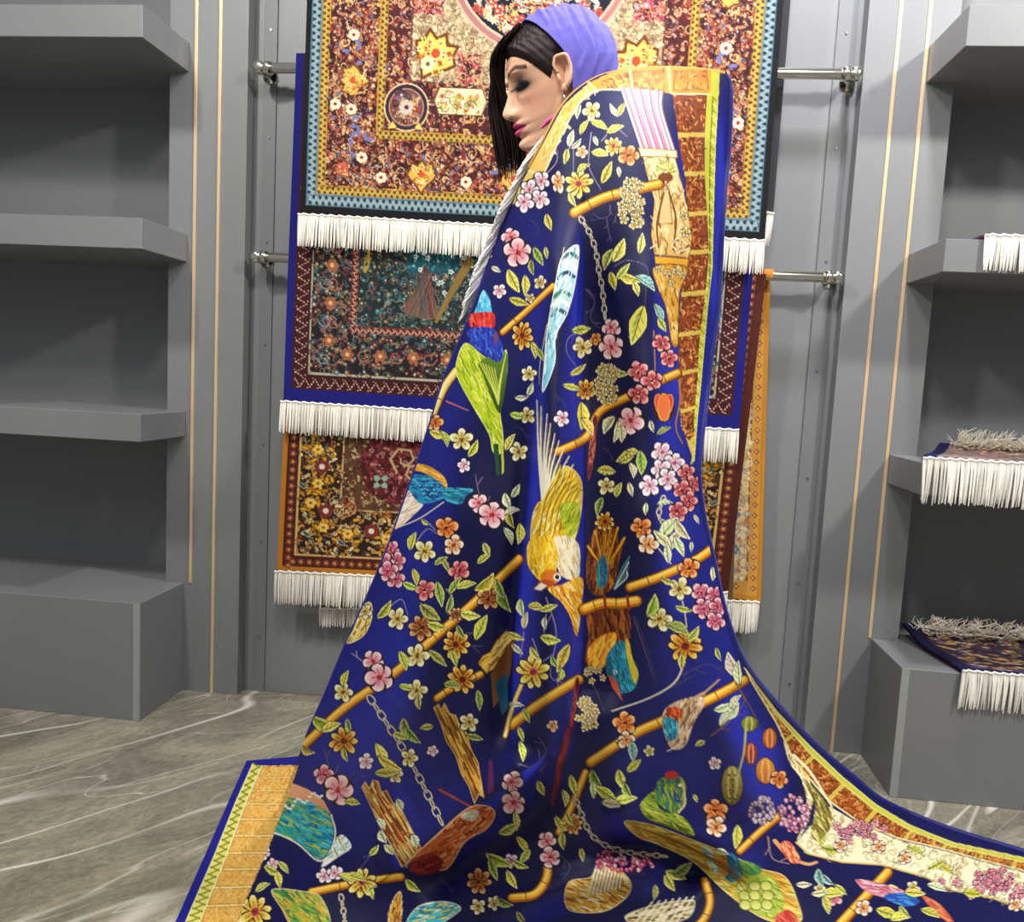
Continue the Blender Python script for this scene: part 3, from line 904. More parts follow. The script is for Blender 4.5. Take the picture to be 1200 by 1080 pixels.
def petal_pts(x, y, r, a, wd, sq, tip=0.0):
    # rounded petal from the flower's heart outwards
    c, s = math.cos(a), math.sin(a)
    out = []
    for u, v in ((.12, .12), (.45, wd), (.80, wd * .95), (1.0, wd * .35 - tip), (1.0, -wd * .35 + tip), (.80, -wd * .95), (.45, -wd), (.12, -.12)):
        X, Y = r * (u * c - v * s), r * (u * s + v * c)
        out.append((x + X * sq, y + Y))
    return out

FK = {
    'w': (5, H('fbf6cc'), H('c8b860'), H('6a3a10'), H('e0b030'), .34),
    'wp': (5, H('fdf4f4'), H('dcb4c4'), H('a03a5c'), H('f0d8a0'), .38),
    'p': (5, H('fcdcd8'), H('e08a98'), H('a01440'), H('e8a040'), .44),
    'pk': (5, H('f6c4c8'), H('c04868'), H('800c30'), H('f0c8a0'), .40),
    'r': (5, H('f0a090'), H('b03848'), H('600818'), H('f4d8a8'), .40),
    'o': (5, H('f4b060'), H('d0601c'), H('5a0c04'), H('f0d060'), .40),
    'ow': (5, H('fae8d0'), H('e09a5c'), H('8a2c10'), H('f0d060'), .40),
    'y': (9, H('f6e878'), H('d8a82c'), H('8c1c24'), H('c8486c'), .22),
    'y2': (9, H('f4c040'), H('b86c14'), H('5a1008'), H('8c3010'), .22),
    'br': (7, H('d89c58'), H('8a4414'), H('3c0c04'), H('c88430'), .26),
}
def fl(x, y, r, kind='w', sq=1.0, a0=None, lite=1.0):
    n, c1, c2, cc, st, wd = FK[kind]
    a0 = rng.uniform(0, 6.28) if a0 is None else a0
    K.ell(x, y, r * .6 * sq, r * .6, H('16081c'), n=10)
    order = rng.permutation(n)
    for k in order:
        a = a0 + 2 * math.pi * k / n + rng.normal(0, .08)
        rr = r * rng.uniform(.90, 1.10)
        K.poly(petal_pts(x, y, rr * 1.08, a, wd * 1.22, sq), H('1c0a18'), smooth=True)
        pts = petal_pts(x, y, rr, a, wd * .95, sq)
        mid = tuple(np.array(c1) * .75 + np.array(c2) * .25)
        K.poly(pts, c2, c1, d=(math.cos(a), math.sin(a)), smooth=True)
        for dv in ((-.55, 0, .55) if r > 9 else (0,)):
            K.line([(x + .2 * rr * math.cos(a) * sq, y + .2 * rr * math.sin(a)), (x + rr * (.58 + .1 * rng.random()) * (math.cos(a) - dv * wd * math.sin(a)) * sq, y + rr * .62 * (math.sin(a) + dv * wd * math.cos(a)))], .9, cc if dv == 0 else c2, alpha=.85)
        if r > 7:
            e = petal_pts(x, y, rr * .95, a, wd * .8, sq)[2:6]
            K.line(e, .9, tuple(np.minimum(1, np.array(c1) * .4 + .62)), alpha=.8)
    K.ell(x, y, r * .24 * sq, r * .24, cc, n=9)
    for k in range(5):
        a = rng.uniform(0, 6.28)
        K.ell(x + r * .2 * math.cos(a) * sq, y + r * .2 * math.sin(a), max(.7, r * .07), max(.7, r * .07), st, n=5)

LK = {
    'g': (H('d4cc44'), H('66801c'), H('f4f0a0')), 'd': (H('a4b040'), H('2c5420'), H('e0e494')),
    'p': (H('eceab8'), H('98a858'), H('fffde0')), 'y': (H('f0e45c'), H('98981c'), H('fcf8b0')),
    't': (H('8cc0b0'), H('1c5a5c'), H('e4f4dc')),
}
def lf(x, y, l, ang, kind='g', wd=.42):
    c1, c2, ce = LK[kind]
    h = rng.normal(0, .035, 3); c1 = tuple(np.clip(np.array(c1) + h, 0, 1)); c2 = tuple(np.clip(np.array(c2) + h, 0, 1))
    a = math.radians(ang + rng.normal(0, 5)); wd = wd * rng.uniform(.9, 1.3); bend = rng.normal(0, .16)
    c, s = math.cos(a), math.sin(a)
    T = lambda u, v: (x + l * (u * c - (v + bend * (1 - u * u)) * s), y + l * (u * s + (v + bend * (1 - u * u)) * c))
    up = [(-1, 0), (-.65, .55), (-.1, .9), (.4, .62), (1, 0)]
    dn = [(.45, -.58), (-.05, -.85), (-.62, -.55)]
    K.poly([T(u * 1.08, v * wd * 1.15) for u, v in up + dn], H('14200c'), smooth=True)
    pts = [T(u, v * wd) for u, v in up + dn]
    K.poly(pts, c1, tuple(np.array(c1) * .85 + np.array(ce) * .15), d=(c, s), smooth=True)
    K.poly([T(u, v * wd * .85) for u, v in [(-.85, 0), (-.5, .42), (-.05, .62), (.4, .42), (.85, 0)]], c2, c1, d=(c, s))
    K.line(pts + pts[:1], .8, ce, alpha=.9)
    K.line([T(-1, 0), T(.8, 0)], .9, tuple(np.array(c2) * .4))
    for u in (-.45, 0, .4):
        for sg in (1, -1):
            K.line([T(u, 0), T(u + .28, sg * .5 * wd)], .7, tuple(np.array(c2) * .55) if sg < 0 else ce, alpha=.8)

def leafset(x, y, r, kind='g', n=3, a0=0, spread=300):
    """lobed vine leaf"""
    for k in range(n):
        a = a0 + spread * (k / max(1, n - 1) - .5)
        lf(x + r * .5 * math.cos(math.radians(a)), y + r * .5 * math.sin(math.radians(a)), r * .72, a, kind, .5)

def bam(pts, w, pale=False, nodes=True):
    c1, c2, c3 = (H('f4d878'), H('fbeeb4'), H('c09438')) if pale else (H('efab1e'), H('fbdc70'), H('a8600c'))
    K.line(pts, w + 2.2, H('4a2606'), smooth=True)
    K.line(pts, w, c3, smooth=True)
    p = np.array(pts, float); p[:, 1] -= w * .12
    K.line(p.tolist(), w * .7, c1, smooth=True)
    p[:, 1] -= w * .10
    K.line(p.tolist(), w * .22, c2, smooth=True)
    if nodes:
        q = np.array(spl(pts, False))
        for k in range(3, len(q) - 2, 6):
            d = q[min(k + 1, len(q) - 1)] - q[k - 1]; d /= np.hypot(*d) + 1e-6
            nn = np.array([-d[1], d[0]]) * w * .5
            K.line([tuple(q[k] - nn), tuple(q[k] + nn)], 1.1, H('6a3c0a'))

def chain(pts, r=5.5):
    q = np.array(spl(pts, False)); seg = np.hypot(*np.diff(q, axis=0).T); cum = np.r_[0, np.cumsum(seg)]
    for k, t in enumerate(np.arange(0, cum[-1], r * 1.55)):
        x, y = np.interp(t, cum, q[:, 0]), np.interp(t, cum, q[:, 1])
        x2, y2 = np.interp(min(t + 1, cum[-1]), cum, q[:, 0]), np.interp(min(t + 1, cum[-1]), cum, q[:, 1])
        a = math.atan2(y2 - y, x2 - x)
        tt = np.linspace(0, 2 * np.pi, 13)
        rx, ry = r, r * (.55 if k % 2 == 0 else .22)
        pt = np.stack([x + rx * np.cos(tt) * math.cos(a) - ry * np.sin(tt) * math.sin(a), y + rx * np.cos(tt) * math.sin(a) + ry * np.sin(tt) * math.cos(a)], -1).tolist()
        K.line(pt, 2.6, H('1a1014')); K.line(pt, 1.4, H('e8dcc0'))

def vine(*pts, c=H('a89ab8'), w=1.3):
    K.line(list(pts), w, c, w * .6, smooth=True)
def twig(*pts, c=H('584a6e'), w=1.6):
    K.line(list(pts), w, c, .9, smooth=True)
    p = np.array(pts, float)
    for k in range(len(p) - 1):
        m = (p[k] + p[k + 1]) / 2; d = p[k + 1] - p[k]
        a = math.atan2(d[1], d[0]) + rng.choice((-.8, .8)); l = np.hypot(*d) * .45
        K.line([tuple(m), (m[0] + l * math.cos(a), m[1] + l * math.sin(a))], 1.1, c)
def berries(x, y, rx, ry, n, kinds=('w',), r=4.5):
    for k in range(n):
        a = rng.uniform(0, 6.28); q = math.sqrt(rng.random())
        fl(x + rx * q * math.cos(a), y + ry * q * math.sin(a), r, kinds[k % len(kinds)])
def beads(x, y, rx, ry, n, c1, c2, r=3):
    for k in range(n):
        a = rng.uniform(0, 6.28); q = math.sqrt(rng.random())
        X, Y = x + rx * q * math.cos(a), y + ry * q * math.sin(a)
        K.ell(X, Y, r, r * 1.2, H('2a1018'), n=8); K.ell(X, Y, r * .8, r, c1 if k % 3 else c2, n=8)
        K.ell(X - r * .2, Y - r * .3, r * .3, r * .3, H('fff4ec'), n=5)
def bud(x, y, r=4, c=H('f4ecd0'), ang=90):
    lf(x, y, r, ang, 'p', .55); K.ell(x, y - r * .2, r * .35, r * .5, c, n=7)
def plume(poly, ang, ln, w, cols, n, edge=None, fill=None, jit=.2, sm=True):
    q = spl(poly, True) if sm else [tuple(p) for p in poly]
    r = K.poly_mask(K.tr(q))
    if r is None: return
    K.poly(q, fill if fill is not None else cols[0])
    i0, i1, j0, j1, m = r
    p = 26
    J0, J1, I0, I1 = max(0, j0 - p), min(K.H, j1 + p), max(0, i0 - p), min(K.W, i1 + p)
    keep = K.a[J0:J1, I0:I1].copy()
    hatch(K, q, math.radians(ang), ln, w, cols, int(n * 1.25), jit)
    for k in range(n // 13):
        (x, y), = inpoly(q, 1) or [(0, 0)]
        c = cols[rng.integers(len(cols))]; t = math.radians(ang) + rng.normal(0, jit * .6); l = ln * .5
        K.line([(x - l * math.cos(t), y - l * math.sin(t)), (x + l * math.cos(t), y + l * math.sin(t))], .7, tuple(np.array(c) * .42))
    mm = np.zeros(keep.shape[:2], bool); mm[j0 - J0:j0 - J0 + m.shape[0], i0 - I0:i0 - I0 + m.shape[1]] = m
    sub = K.a[J0:J1, I0:I1]; sub[~mm] = keep[~mm]
    if edge is not None: K.line(q + q[:1], 1.0, edge)

def bricks(inner, outer, stops, c_lo, c_hi, seam=H('d8b850'), ed=H('5a2808'), gr=None, dk=.5, hn=80):
    """inner, outer: polylines; stops 0..1 joints"""
    I = np.array(inner, float); O = np.array(outer, float)
    def at(P, t):
        s = np.r_[0, np.cumsum(np.hypot(*np.diff(P, axis=0).T))]; s /= s[-1]
        return np.array([np.interp(t, s, P[:, 0]), np.interp(t, s, P[:, 1])])
    K.poly(I.tolist() + O[::-1].tolist(), seam)
    for a, b in zip(stops[:-1], stops[1:]):
        g = .05 * (b - a)
        q = [at(I, a + g), at(I, (a + b) / 2), at(I, b - g), at(O, b - g), at(O, (a + b) / 2), at(O, a + g)]
        cen = np.mean(q, 0)
        q = [tuple(cen + (k - cen) * .95) for k in q]
        K.poly(q, c_lo, edge=ed, ew=1.0)
        hatch(K, q, rng.uniform(0, 3), 4.5, 1.2, [c_hi, H('f0b860') if gr is None else gr, tuple(np.array(c_lo) * dk), c_hi, tuple(np.array(c_lo) * (dk + .12))], hn, .9)

# ---------- borders
GY, GY2 = H('c8c43a'), H('6a7a18')
# right border falling from the held corner
RB_in = [(786, 108), (794, 160), (803, 208), (807, 256), (810, 304), (799, 319), (797, 358), (795, 402), (796, 448), (797, 495), (812, 535)]
RB_in = [(786, 108), (794, 160), (803, 208), (806, 256), (806, 290), (801, 319), (797, 358), (795, 402), (796, 448), (798, 495), (811, 535)]
RB_out = [(829, 108), (826, 160), (826, 208), (829, 256), (831, 304), (829, 319), (825, 358), (819, 402), (817, 448), (813, 487), (812, 530)]
RB_gd = [(842, 80), (842, 113), (839, 169), (837, 235), (835, 314), (830, 358), (826, 402), (822, 448), (818, 487), (814, 540)]
K.poly(RB_gd + [(RB_out[-1][0] - 3, 545)] + RB_out[::-1], GY)
K.line([(a[0] * .5 + b[0] * .5, a[1]) for a, b in zip(RB_gd[1:], RB_out)], 1.6, GY2)
K.line(RB_gd, 1.6, H('e8e488'))
for k in range(60):
    t = k / 60 * 430 + 100
    xx = np.interp(t, [p[1] for p in RB_gd], [p[0] for p in RB_gd])
    K.line([(xx - 6, t), (xx - 2, t + 4)], 1.1, H('eeea9c') if k % 2 else GY2)
bricks(RB_in, RB_out, [0, .118, .225, .335, .44, .555, .665, .77, .875, .96], H('8a3a10'), H('cc7a38'))
# top border over the shoulder
TB_out = [(607, 222), (632, 176), (660, 124), (690, 97), (722, 84), (770, 79), (842, 80)]
TB_in = [(637, 205), (660, 155), (678, 122), (700, 106), (735, 106), (775, 110), (836, 110)]
K.poly([(600, 240)] + TB_out + [(842, 112)] + TB_in[::-1] + [(630, 220)], H('e8c468'), smooth=False)
K.poly([(700, 106), (690, 97), (722, 82), (770, 76), (842, 78), (842, 110), (775, 110), (735, 106)], H('d89430'))
hatch(K, [(632, 190), (662, 128), (690, 100), (698, 108), (676, 124), (650, 180)], -1.0, 10, 1.4, [H('f4e0a0'), H('c8963c'), H('e8b850')], 70, .4)
for q in ([(742, 84), (778, 82), (778, 106), (744, 102)], [(790, 83), (828, 83), (830, 104), (790, 106)], [(704, 96), (736, 85), (738, 101), (708, 103)]):
    K.poly(q, H('c4701c'), H('e8a040'), edge=H('7a3a10'))
    hatch(K, q, .7, 5, 1.3, [H('f0b860'), H('8a3c10'), H('e09a3c')], 45, .9)
for a, b in (((738, 80), (741, 106)), ((783, 78), (786, 110)), ((690, 97), (700, 107)), ((654, 138), (668, 150)), ((620, 200), (640, 206))):
    K.line([a, b], 3, H('f4e48c'))
K.line(TB_in, 1.6, H('f6e8c0'), smooth=True)
K.poly([(834, 78), (844, 78), (842, 116), (832, 112)], GY)
# lower right border sweeping along the floor
GD = [(872, 782), (910, 833), (950, 875), (987, 910), (1027, 943), (1067, 967), (1117, 987), (1200, 1005), (1275, 1024)]
BI = [(874, 784), (880, 797), (910, 847), (930, 890), (970, 937), (1007, 963), (1053, 982), (1100, 993), (1150, 1007), (1200, 1020), (1275, 1043)]
BO = [(876, 786), (906, 832), (946, 879), (983, 914), (1023, 947), (1064, 971), (1115, 991), (1200, 1010), (1275, 1029)]
K.poly(GD + BO[::-1], GY, edge=GY2)
bricks(BI, BO, [0, .10, .19, .26, .36, .46, .56, .65, .74, .82, .91, 1.0], H('a04c14'), H('d08838'))
K.line(BO, 2.0, H('dcd870')); K.line(GD, 1.3, H('e8e488')); K.line(BI, 2, H('f0e4a0'))
# cream panel inside that border
CP = [(933, 987), (955, 962), (973, 945), (1007, 965), (1053, 984), (1100, 995), (1150, 1009), (1200, 1022), (1275, 1045), (1275, 1092), (1200, 1066), (1167, 1053), (1117, 1043), (1083, 1027), (1033, 1013), (987, 1010), (947, 1000)]
K.poly(CP, H('f2e8b8'), H('f8f2d0'))
K.line(CP[10:] + CP[:1], 2, H('d8b860'))
for k in range(230):
    (x, y), = inpoly(CP, 1)
    curl(K, x, y, rng.uniform(2.5, 8), rng.uniform(0, 6), rng.choice((-1, 1)), 1.1, [H('a88a5c'), H('c8a870'), H('8a8a5c')][k % 3], .6)
for (x, y, s) in ((1003, 973, 26), (1160, 1035, 36), (1215, 1042, 22)):
    for k in range(int(s * 1.2)):
        fl(x + rng.normal(0, s * .5), y + rng.normal(0, s * .18), 4.6, 'pk' if k % 3 else 'p')
for (x, y, a) in ((1073, 997, 20), (1108, 1018, 40), (1098, 1013, -30), (1045, 1042, 10), (1140, 1047, 15), (960, 982, 80), (975, 995, 10)):
    lf(x, y, 11, a, 'g', .4)
for (x, y) in ((985, 990), (1030, 992), (1060, 1005), (1190, 1060)):
    fl(x, y, 8, 'ow')

for band in ([(848, 84), (855, 103), (853, 169), (847, 235), (843, 313), (839, 371), (831, 425), (826, 474), (821, 513), (816, 545)] + RB_gd[:0:-1],):
    K.poly(band, H('0c0c58'))
K.poly([(285, 885), (350, 880), (350, 896), (296, 895), (276, 940), (252, 1000), (226, 1060), (195, 1135), (180, 1135), (180, 1100), (262, 930)], H('1a1a84'))  # outer band on the floor: pile sheen painted in as a brighter blue
# ---------- pink column and its capital beside the right border
col_ = [(728, 102), (775, 107), (775, 128), (790, 178), (752, 174), (740, 136)]
K.poly([(773, 107), (788, 110), (800, 200), (806, 260), (796, 265), (790, 178)], H('06063a'))
K.poly(col_, H('f0a8c0'), H('d87c9c'))
for t in (.0, .18, .42, .66, .88, 1.0):
    a = (728 + 47 * t, 102 + 5 * t); b = (740 + 35 * t, 138 - 8 * t); c = (752 + 38 * t, 174 + 4 * t)
    K.line([a, b, c], 2.6, H('f8ecd8'), smooth=True); K.line([(a[0] + 2.4, a[1]), (b[0] + 2.4, b[1]), (c[0] + 2.2, c[1])], 1.0, H('8c4a5c'), smooth=True)
body = [(753, 182), (791, 184), (800, 218), (807, 253), (811, 280), (807, 302), (767, 298), (763, 275), (767, 235), (758, 204)]
K.poly(body, H('f0dca0'), H('d8b060'), edge=H('7a4a1c'))
K.poly([(748, 173), (793, 176), (794, 185), (751, 183)], H('f4e4b0'), edge=H('8a5a24'), ew=1.2)
hatch(K, body, 1.4, 9, 1.2, [H('b8843c'), H('8a5420'), H('fbf0c8'), H('e0bc70')], 150, .5)
for k in range(9):
    a = -2.6 + k * .28
    lf(780 + 9 * math.cos(a), 206 + 13 * math.sin(a), 6, math.degrees(a), 'y', .4)
K.ell(780, 208, 9, 6, H('7a3c10'))
fl(779, 217, 5, 'ow')
K.poly([(776, 222), (784, 222), (788, 262), (772, 262)], H('e8c484'), edge=H('6a3c14'))
K.line([(778, 225), (770, 262), (772, 290)], 2, H('6a3c14'), smooth=True); K.line([(784, 225), (792, 255), (790, 285)], 2, H('6a3c14'), smooth=True)
curl(K, 796, 287, 11, 0, 1, 2.4, H('7a4414'), 1.4); curl(K, 796, 286, 11, .5, 1, 1.4, H('fbf0c8'), 1.4)
fl(801, 253, 5, 'w'); fl(803, 272, 6, 'w')
K.poly([(767, 300), (807, 303), (806, 312), (768, 309)], H('e8a82c'), edge=H('7a4414'))
plume([(767, 312), (806, 313), (797, 340), (795, 380), (794, 404), (787, 402), (780, 360), (770, 335)], 80, 8, 1.4, [H('d89c30'), H('e8c060'), H('8a5418'), H('f0d890')], 90, H('6a3c10'))
for p in ((772, 316), (782, 320), (792, 318), (800, 322), (786, 332)):
    fl(*p, 4.5, 'w')
vine((766, 388), (767, 410), (768, 440), c=H('a87840'), w=2.2)
vine((796, 446), (797, 470), (792, 500), (800, 520), c=H('a8743c'), w=2.4)

# ---------- bamboo poles
bam([(673, 249), (702, 234), (724, 227), (772, 216)], 11)
bam([(589, 389), (615, 366), (648, 335)], 7)
bam([(506, 487), (520, 455), (534, 435)], 9, True)
bam([(654, 529), (687, 512), (703, 482), (738, 464), (774, 446), (794, 437)], 9)
bam([(355, 874), (405, 828), (460, 790), (510, 746), (561, 701), (608, 655)], 10)
bam([(600, 849), (633, 824), (678, 796)], 11)
bam([(738, 688), (775, 675), (817, 655), (838, 640)], 10)
bam([(692, 893), (743, 860), (780, 843), (840, 815), (872, 797)], 11)
bam([(612, 800), (600, 830), (592, 862)], 5, True, False)
bam([(867, 997), (890, 975), (914, 955)], 8)
bam([(365, 1045), (420, 1034), (470, 1027)], 9)
bam([(512, 818), (530, 806), (563, 790)], 8)
bam([(655, 975), (670, 945), (686, 905)], 8)
bam([(600, 1052), (626, 1048), (640, 1030), (642, 1010)], 10)
bam([(826, 1032), (832, 1055), (826, 1075), (812, 1090)], 9)
bam([(985, 1082), (1010, 1055), (1040, 1022)], 11)

# ---------- thin stems, twigs, chains
vine((693, 155), (690, 180), (691, 198), (704, 222)); vine((660, 190), (671, 169), (672, 205)); vine((705, 165), (720, 150), (735, 160))
twig((715, 240), (713, 253), (693, 258)); twig((711, 256), (713, 270), (717, 284)); twig((722, 252), (719, 262))
vine((637, 190), (648, 176), (655, 168), c=H('c0a0b0')); vine((640, 204), (652, 190), (653, 176), c=H('c0a0b0'))
chain([(682, 258), (691, 273), (698, 293), (702, 318), (706, 340), (709, 372)], 5)
chain([(435, 820), (457, 853), (486, 901), (519, 967)], 7)
chain([(777, 585), (772, 605), (783, 620), (784, 645)], 5)
chain([(676, 940), (695, 980), (730, 997), (778, 1003)], 5)
chain([(400, 1052), (404, 1080), (402, 1100)], 5)
twig((686, 338), (697, 352), (692, 372), (702, 384)); twig((690, 340), (697, 350))
vine((720, 312), (735, 305), (758, 313), (757, 340), (756, 358), c=H('6a5a78')); vine((683, 388), (667, 395), (664, 412), (676, 430), c=H('8a7a9c'))
vine((742, 722), (755, 760), (768, 799), c=H('6a5a50'), w=1.0); vine((745, 722), (758, 760), (771, 799), c=H('4a3a40'), w=1.0)
vine((690, 795), (700, 812), (708, 834), c=H('6a5a50'), w=1.0)
vine((786, 660), (770, 640), (760, 625), c=H('d8c8a0'), w=2); vine((796, 690), (802, 715), (806, 745), c=H('d8c8a0'), w=2); vine((803, 775), (790, 800), (760, 818), (717, 833), c=H('e8dcc0'), w=2.2)
twig((800, 790), (830, 778), (850, 790), c=H('4a4060')); twig((788, 805), (815, 790), c=H('4a4060'))
vine((484, 640), (500, 620), (512, 625)); vine((452, 715), (470, 702), (478, 720)); vine((500, 611), (515, 625)); vine((523, 690), (530, 700), (525, 720))
twig((575, 610), (562, 580), (557, 556), c=H('8a6a80')); twig((561, 735), (548, 748), (562, 765)); twig((445, 793), (425, 775), (412, 765), c=H('b0a0c8'))
twig((397, 925), (385, 895), (380, 878), c=H('7a5a70')); twig((396, 920), (418, 905), (430, 915), c=H('4a4060')); twig((438, 996), (428, 1010), (420, 1020))
twig((608, 895), (625, 898), (640, 880), (630, 862), c=H('6a5a88')); twig((640, 895), (630, 905), c=H('6a5a88'))
vine((624, 748), (632, 770), (640, 795)); vine((614, 740), (610, 770)); vine((640, 720), (637, 745))
twig((833, 862), (855, 845), (868, 830), (877, 812), c=H('8a5a40')); twig((640, 700), (652, 742), (645, 790), (660, 800), c=H('8a80b0'))
twig((655, 1000), (668, 1015), (660, 1030), c=H('4a4868')); twig((900, 980), (905, 1005), (925, 1012), c=H('b09080'))
for k, (x, y) in enumerate(((661, 290), (652, 330), (641, 380))):
    vine((x, y), (x - 8, y + 45), (x - 9, y + 70), c=H('c8b890'), w=1.2)

# ---------- birds and plumes
# striped tail feather
T_ = [(659, 301), (678, 288), (674, 332), (665, 366), (651, 394), (650, 425), (636, 459), (638, 425), (641, 389), (651, 332)]
K.poly(T_, H('e8f0e4'), H('6fc4dc'), smooth=True)
for k, c in enumerate((H('2a5a50'), H('fafaf0'), H('1c3a6a'), H('e8eedc'), H('3c7a5c'), H('fafaf0'), H('2a5a68'))):
    y = 300 + k * 11; x = 668 - k * 2.2
    K.line([(x - 10, y + 4), (x, y - 3), (x + 9, y + 2)], 4.5, c, smooth=True)
hatch(K, T_, 1.9, 12, 1.0, [H('ffffff'), H('88d0e0'), H('3a8ca8'), H('d8ecec')], 90, .2)
q = spl(T_, True); K.line(q + q[:1], 1.2, H('f4f4e4'))
# green parrot
plume([(546, 402), (536, 420), (536, 441), (555, 477), (573, 508), (578, 529), (589, 529), (589, 506), (586, 477), (594, 436), (593, 410), (584, 425), (566, 417)], 62, 14, 1.4, [H('b0c818'), H('d8dc3c'), H('7c9c10'), H('e4e878')], 170, H('e8e890'))
K.poly([(562, 424), (592, 412), (594, 438), (588, 478), (582, 480), (566, 440)], H('5c7c18'), H('2c4a10'), smooth=True)
for k in range(6):
    K.line([(562 + k * 3.5, 424 + k * 1.5), (577 + k * 1.6, 455 + k * 1.5), (584, 474)], 1.0, H('d8dc58'), smooth=True)
    K.line([(593 - k * 1.5, 414 + k * 6), (588 - k, 440 + k * 5), (584, 474)], 1.0, H('c4d050'), smooth=True)
K.poly([(578, 520), (584, 520), (586, 555), (582, 558)], H('1c4a24')); K.poly([(587, 520), (590, 522), (591, 553), (588, 556)], H('b8bc3c'))
plume([(566, 340), (573, 348), (577, 368), (577, 374), (556, 372), (560, 355)], 80, 7, 1.3, [H('58c4e4'), H('a4e4f0'), H('2a90c8')], 60)
plume([(551, 368), (577, 366), (580, 376), (577, 384), (552, 383)], 75, 6, 1.4, [H('d8302c'), H('f06a50'), H('a01820')], 60)
plume([(549, 386), (578, 385), (590, 410), (584, 424), (566, 414), (552, 402)], 70, 7, 1.2, [H('2438b0'), H('101c70'), H('4a78d8')], 80)
K.ell(581, 396, 3, 8, H('6a3a70'))
vine((523, 470), (549, 481), c=H('c86a70'), w=2)
# white plumes and the yellow cockatoo
for tx, ty in ((629, 469), (634, 476), (641, 485), (645, 496), (650, 508), (655, 516), (661, 524), (667, 534), (672, 544), (676, 556), (680, 566)):
    K.line([(640 + (tx - 640) * .15, 610), ((640 + tx) / 2 - 3, (600 + ty) / 2), (tx, ty)], 4.6, H('f4ecd0'), .9, smooth=True)
    K.line([(642 + (tx - 640) * .15, 610), ((642 + tx) / 2 - 1, (600 + ty) / 2), (tx + 1, ty)], 1.1, H('c0a860'), .5, smooth=True)
plume([(636, 585), (652, 556), (664, 546), (680, 560), (682, 588), (676, 624), (664, 644), (646, 634), (632, 640), (622, 634), (624, 605), (630, 590)], -65, 18, 1.5, [H('e8b81c'), H('f8dc58'), H('b88408'), H('fbf0a8')], 190, H('f8e890'))
for k in range(7):
    K.line([(634 + k * 5, 600), (646 + k * 5, 575), (657 + k * 4.2, 545 + k * 5)], 4.2, (H('f4d440'), H('e8bc28'))[k % 2], 1.2, smooth=True)
    K.line([(636 + k * 5, 600), (649 + k * 5, 575), (659 + k * 4.2, 547 + k * 5)], 1.0, H('7a5a08'), smooth=True)
for k in range(5):
    K.line([(632 + k * 6, 622), (640 + k * 6, 585), (658 + k * 5, 556 + k * 4)], 1.3, H('8a6408'), smooth=True)
plume([(656, 592), (678, 590), (678, 618), (664, 628)], -60, 7, 1.4, [H('a8b420'), H('d8d848'), H('70861c')], 40)
plume([(650, 630), (676, 634), (680, 660), (676, 678), (656, 672)], 75, 10, 1.4, [H('f4e8c0'), H('d8b470'), H('fffbe8')], 60)
plume([(620, 634), (640, 628), (652, 640), (652, 668), (642, 682), (630, 678), (618, 660)], 80, 8, 1.6, [H('f4c81c'), H('fbe470'), H('e0981c')], 80)
K.ell(645, 676, 12, 9, H('d87418')); K.ell(640, 684, 10, 5, H('b84a18'))
K.ell(653, 676, 4.5, 4.5, H('f4ecd8')); K.ell(653, 676, 2.6, 2.6, H('140c10'))
K.poly([(625, 690), (634, 682), (642, 686), (634, 692)], H('f4e4d0'), edge=H('a04a3c'))
plume([(642, 690), (660, 684), (682, 676), (682, 706), (676, 745), (668, 722), (658, 706)], 65, 16, 1.6, [H('f4a818'), H('f8cc48'), H('d87c10'), H('fbe8a0')], 110)
# brown plumed bird on a bamboo ring
plume([(695, 624), (708, 606), (716, 619), (724, 618), (724, 634), (731, 631), (724, 665), (718, 688), (698, 698), (687, 680), (689, 644)], -80, 16, 1.6, [H('8a4410'), H('5c2808'), H('c07820'), H('3a1606')], 170)
for tx, ty in ((708, 606), (716, 617), (724, 618), (732, 630), (697, 622), (689, 640)):
    K.line([(708 + (tx - 708) * .3, 660), (tx, ty)], 4.2, H('e8a81c'), 1.0); K.line([(708 + (tx - 708) * .3, 660), (tx, ty + 5)], 1.0, H('5c2808'))
plume([(700, 662), (708, 650), (713, 672), (708, 688), (700, 686)], -85, 8, 1.4, [H('1c6a7c'), H('2c9a8c'), H('283c90')], 36)
for k in range(4):
    K.line([(720, 690), (728 + k * 2, 668 + k * 3), (738 - k, 652 + k * 6)], 1.5, H('c8dcd8') if k % 2 else H('3c8c90'), smooth=True)
plume([(690, 716), (734, 714), (737, 752), (720, 770), (698, 780), (686, 774), (690, 745)], 85, 15, 1.6, [H('7c3c10'), H('5a2408'), H('a05a1c'), H('3c1404')], 130)
plume([(690, 760), (704, 745), (722, 742), (718, 764), (704, 784), (690, 782)], 110, 10, 1.6, [H('f0a41c'), H('f8d058'), H('d07810')], 70)
plume([(712, 766), (728, 750), (738, 765), (748, 785), (744, 806), (728, 812), (716, 800), (710, 782)], 70, 8, 1.5, [H('1c7c9c'), H('38a8b8'), H('12446c'), H('0c5c50')], 90)
plume([(733, 752), (737, 750), (741, 770), (748, 790), (743, 800), (736, 776)], 75, 9, 1.4, [H('e0b41c'), H('a8a818')], 25)
for k in range(8):
    fl(697 + rng.normal(0, 5), 787 + rng.normal(0, 4), 4, 'w')
K.poly([(712, 790), (722, 796), (730, 822), (718, 806)], H('b84a2c')); K.ell(721, 787, 2.5, 2.5, H('f4f0e8')); K.ell(721, 787, 1.3, 1.3, H('100808'))
bam([(684, 714), (705, 707), (726, 707), (746, 704)], 12)
for x in (708, 735):
    K.line([(x, 698), (x + 2, 714)], 3.2, H('8a2c10'))
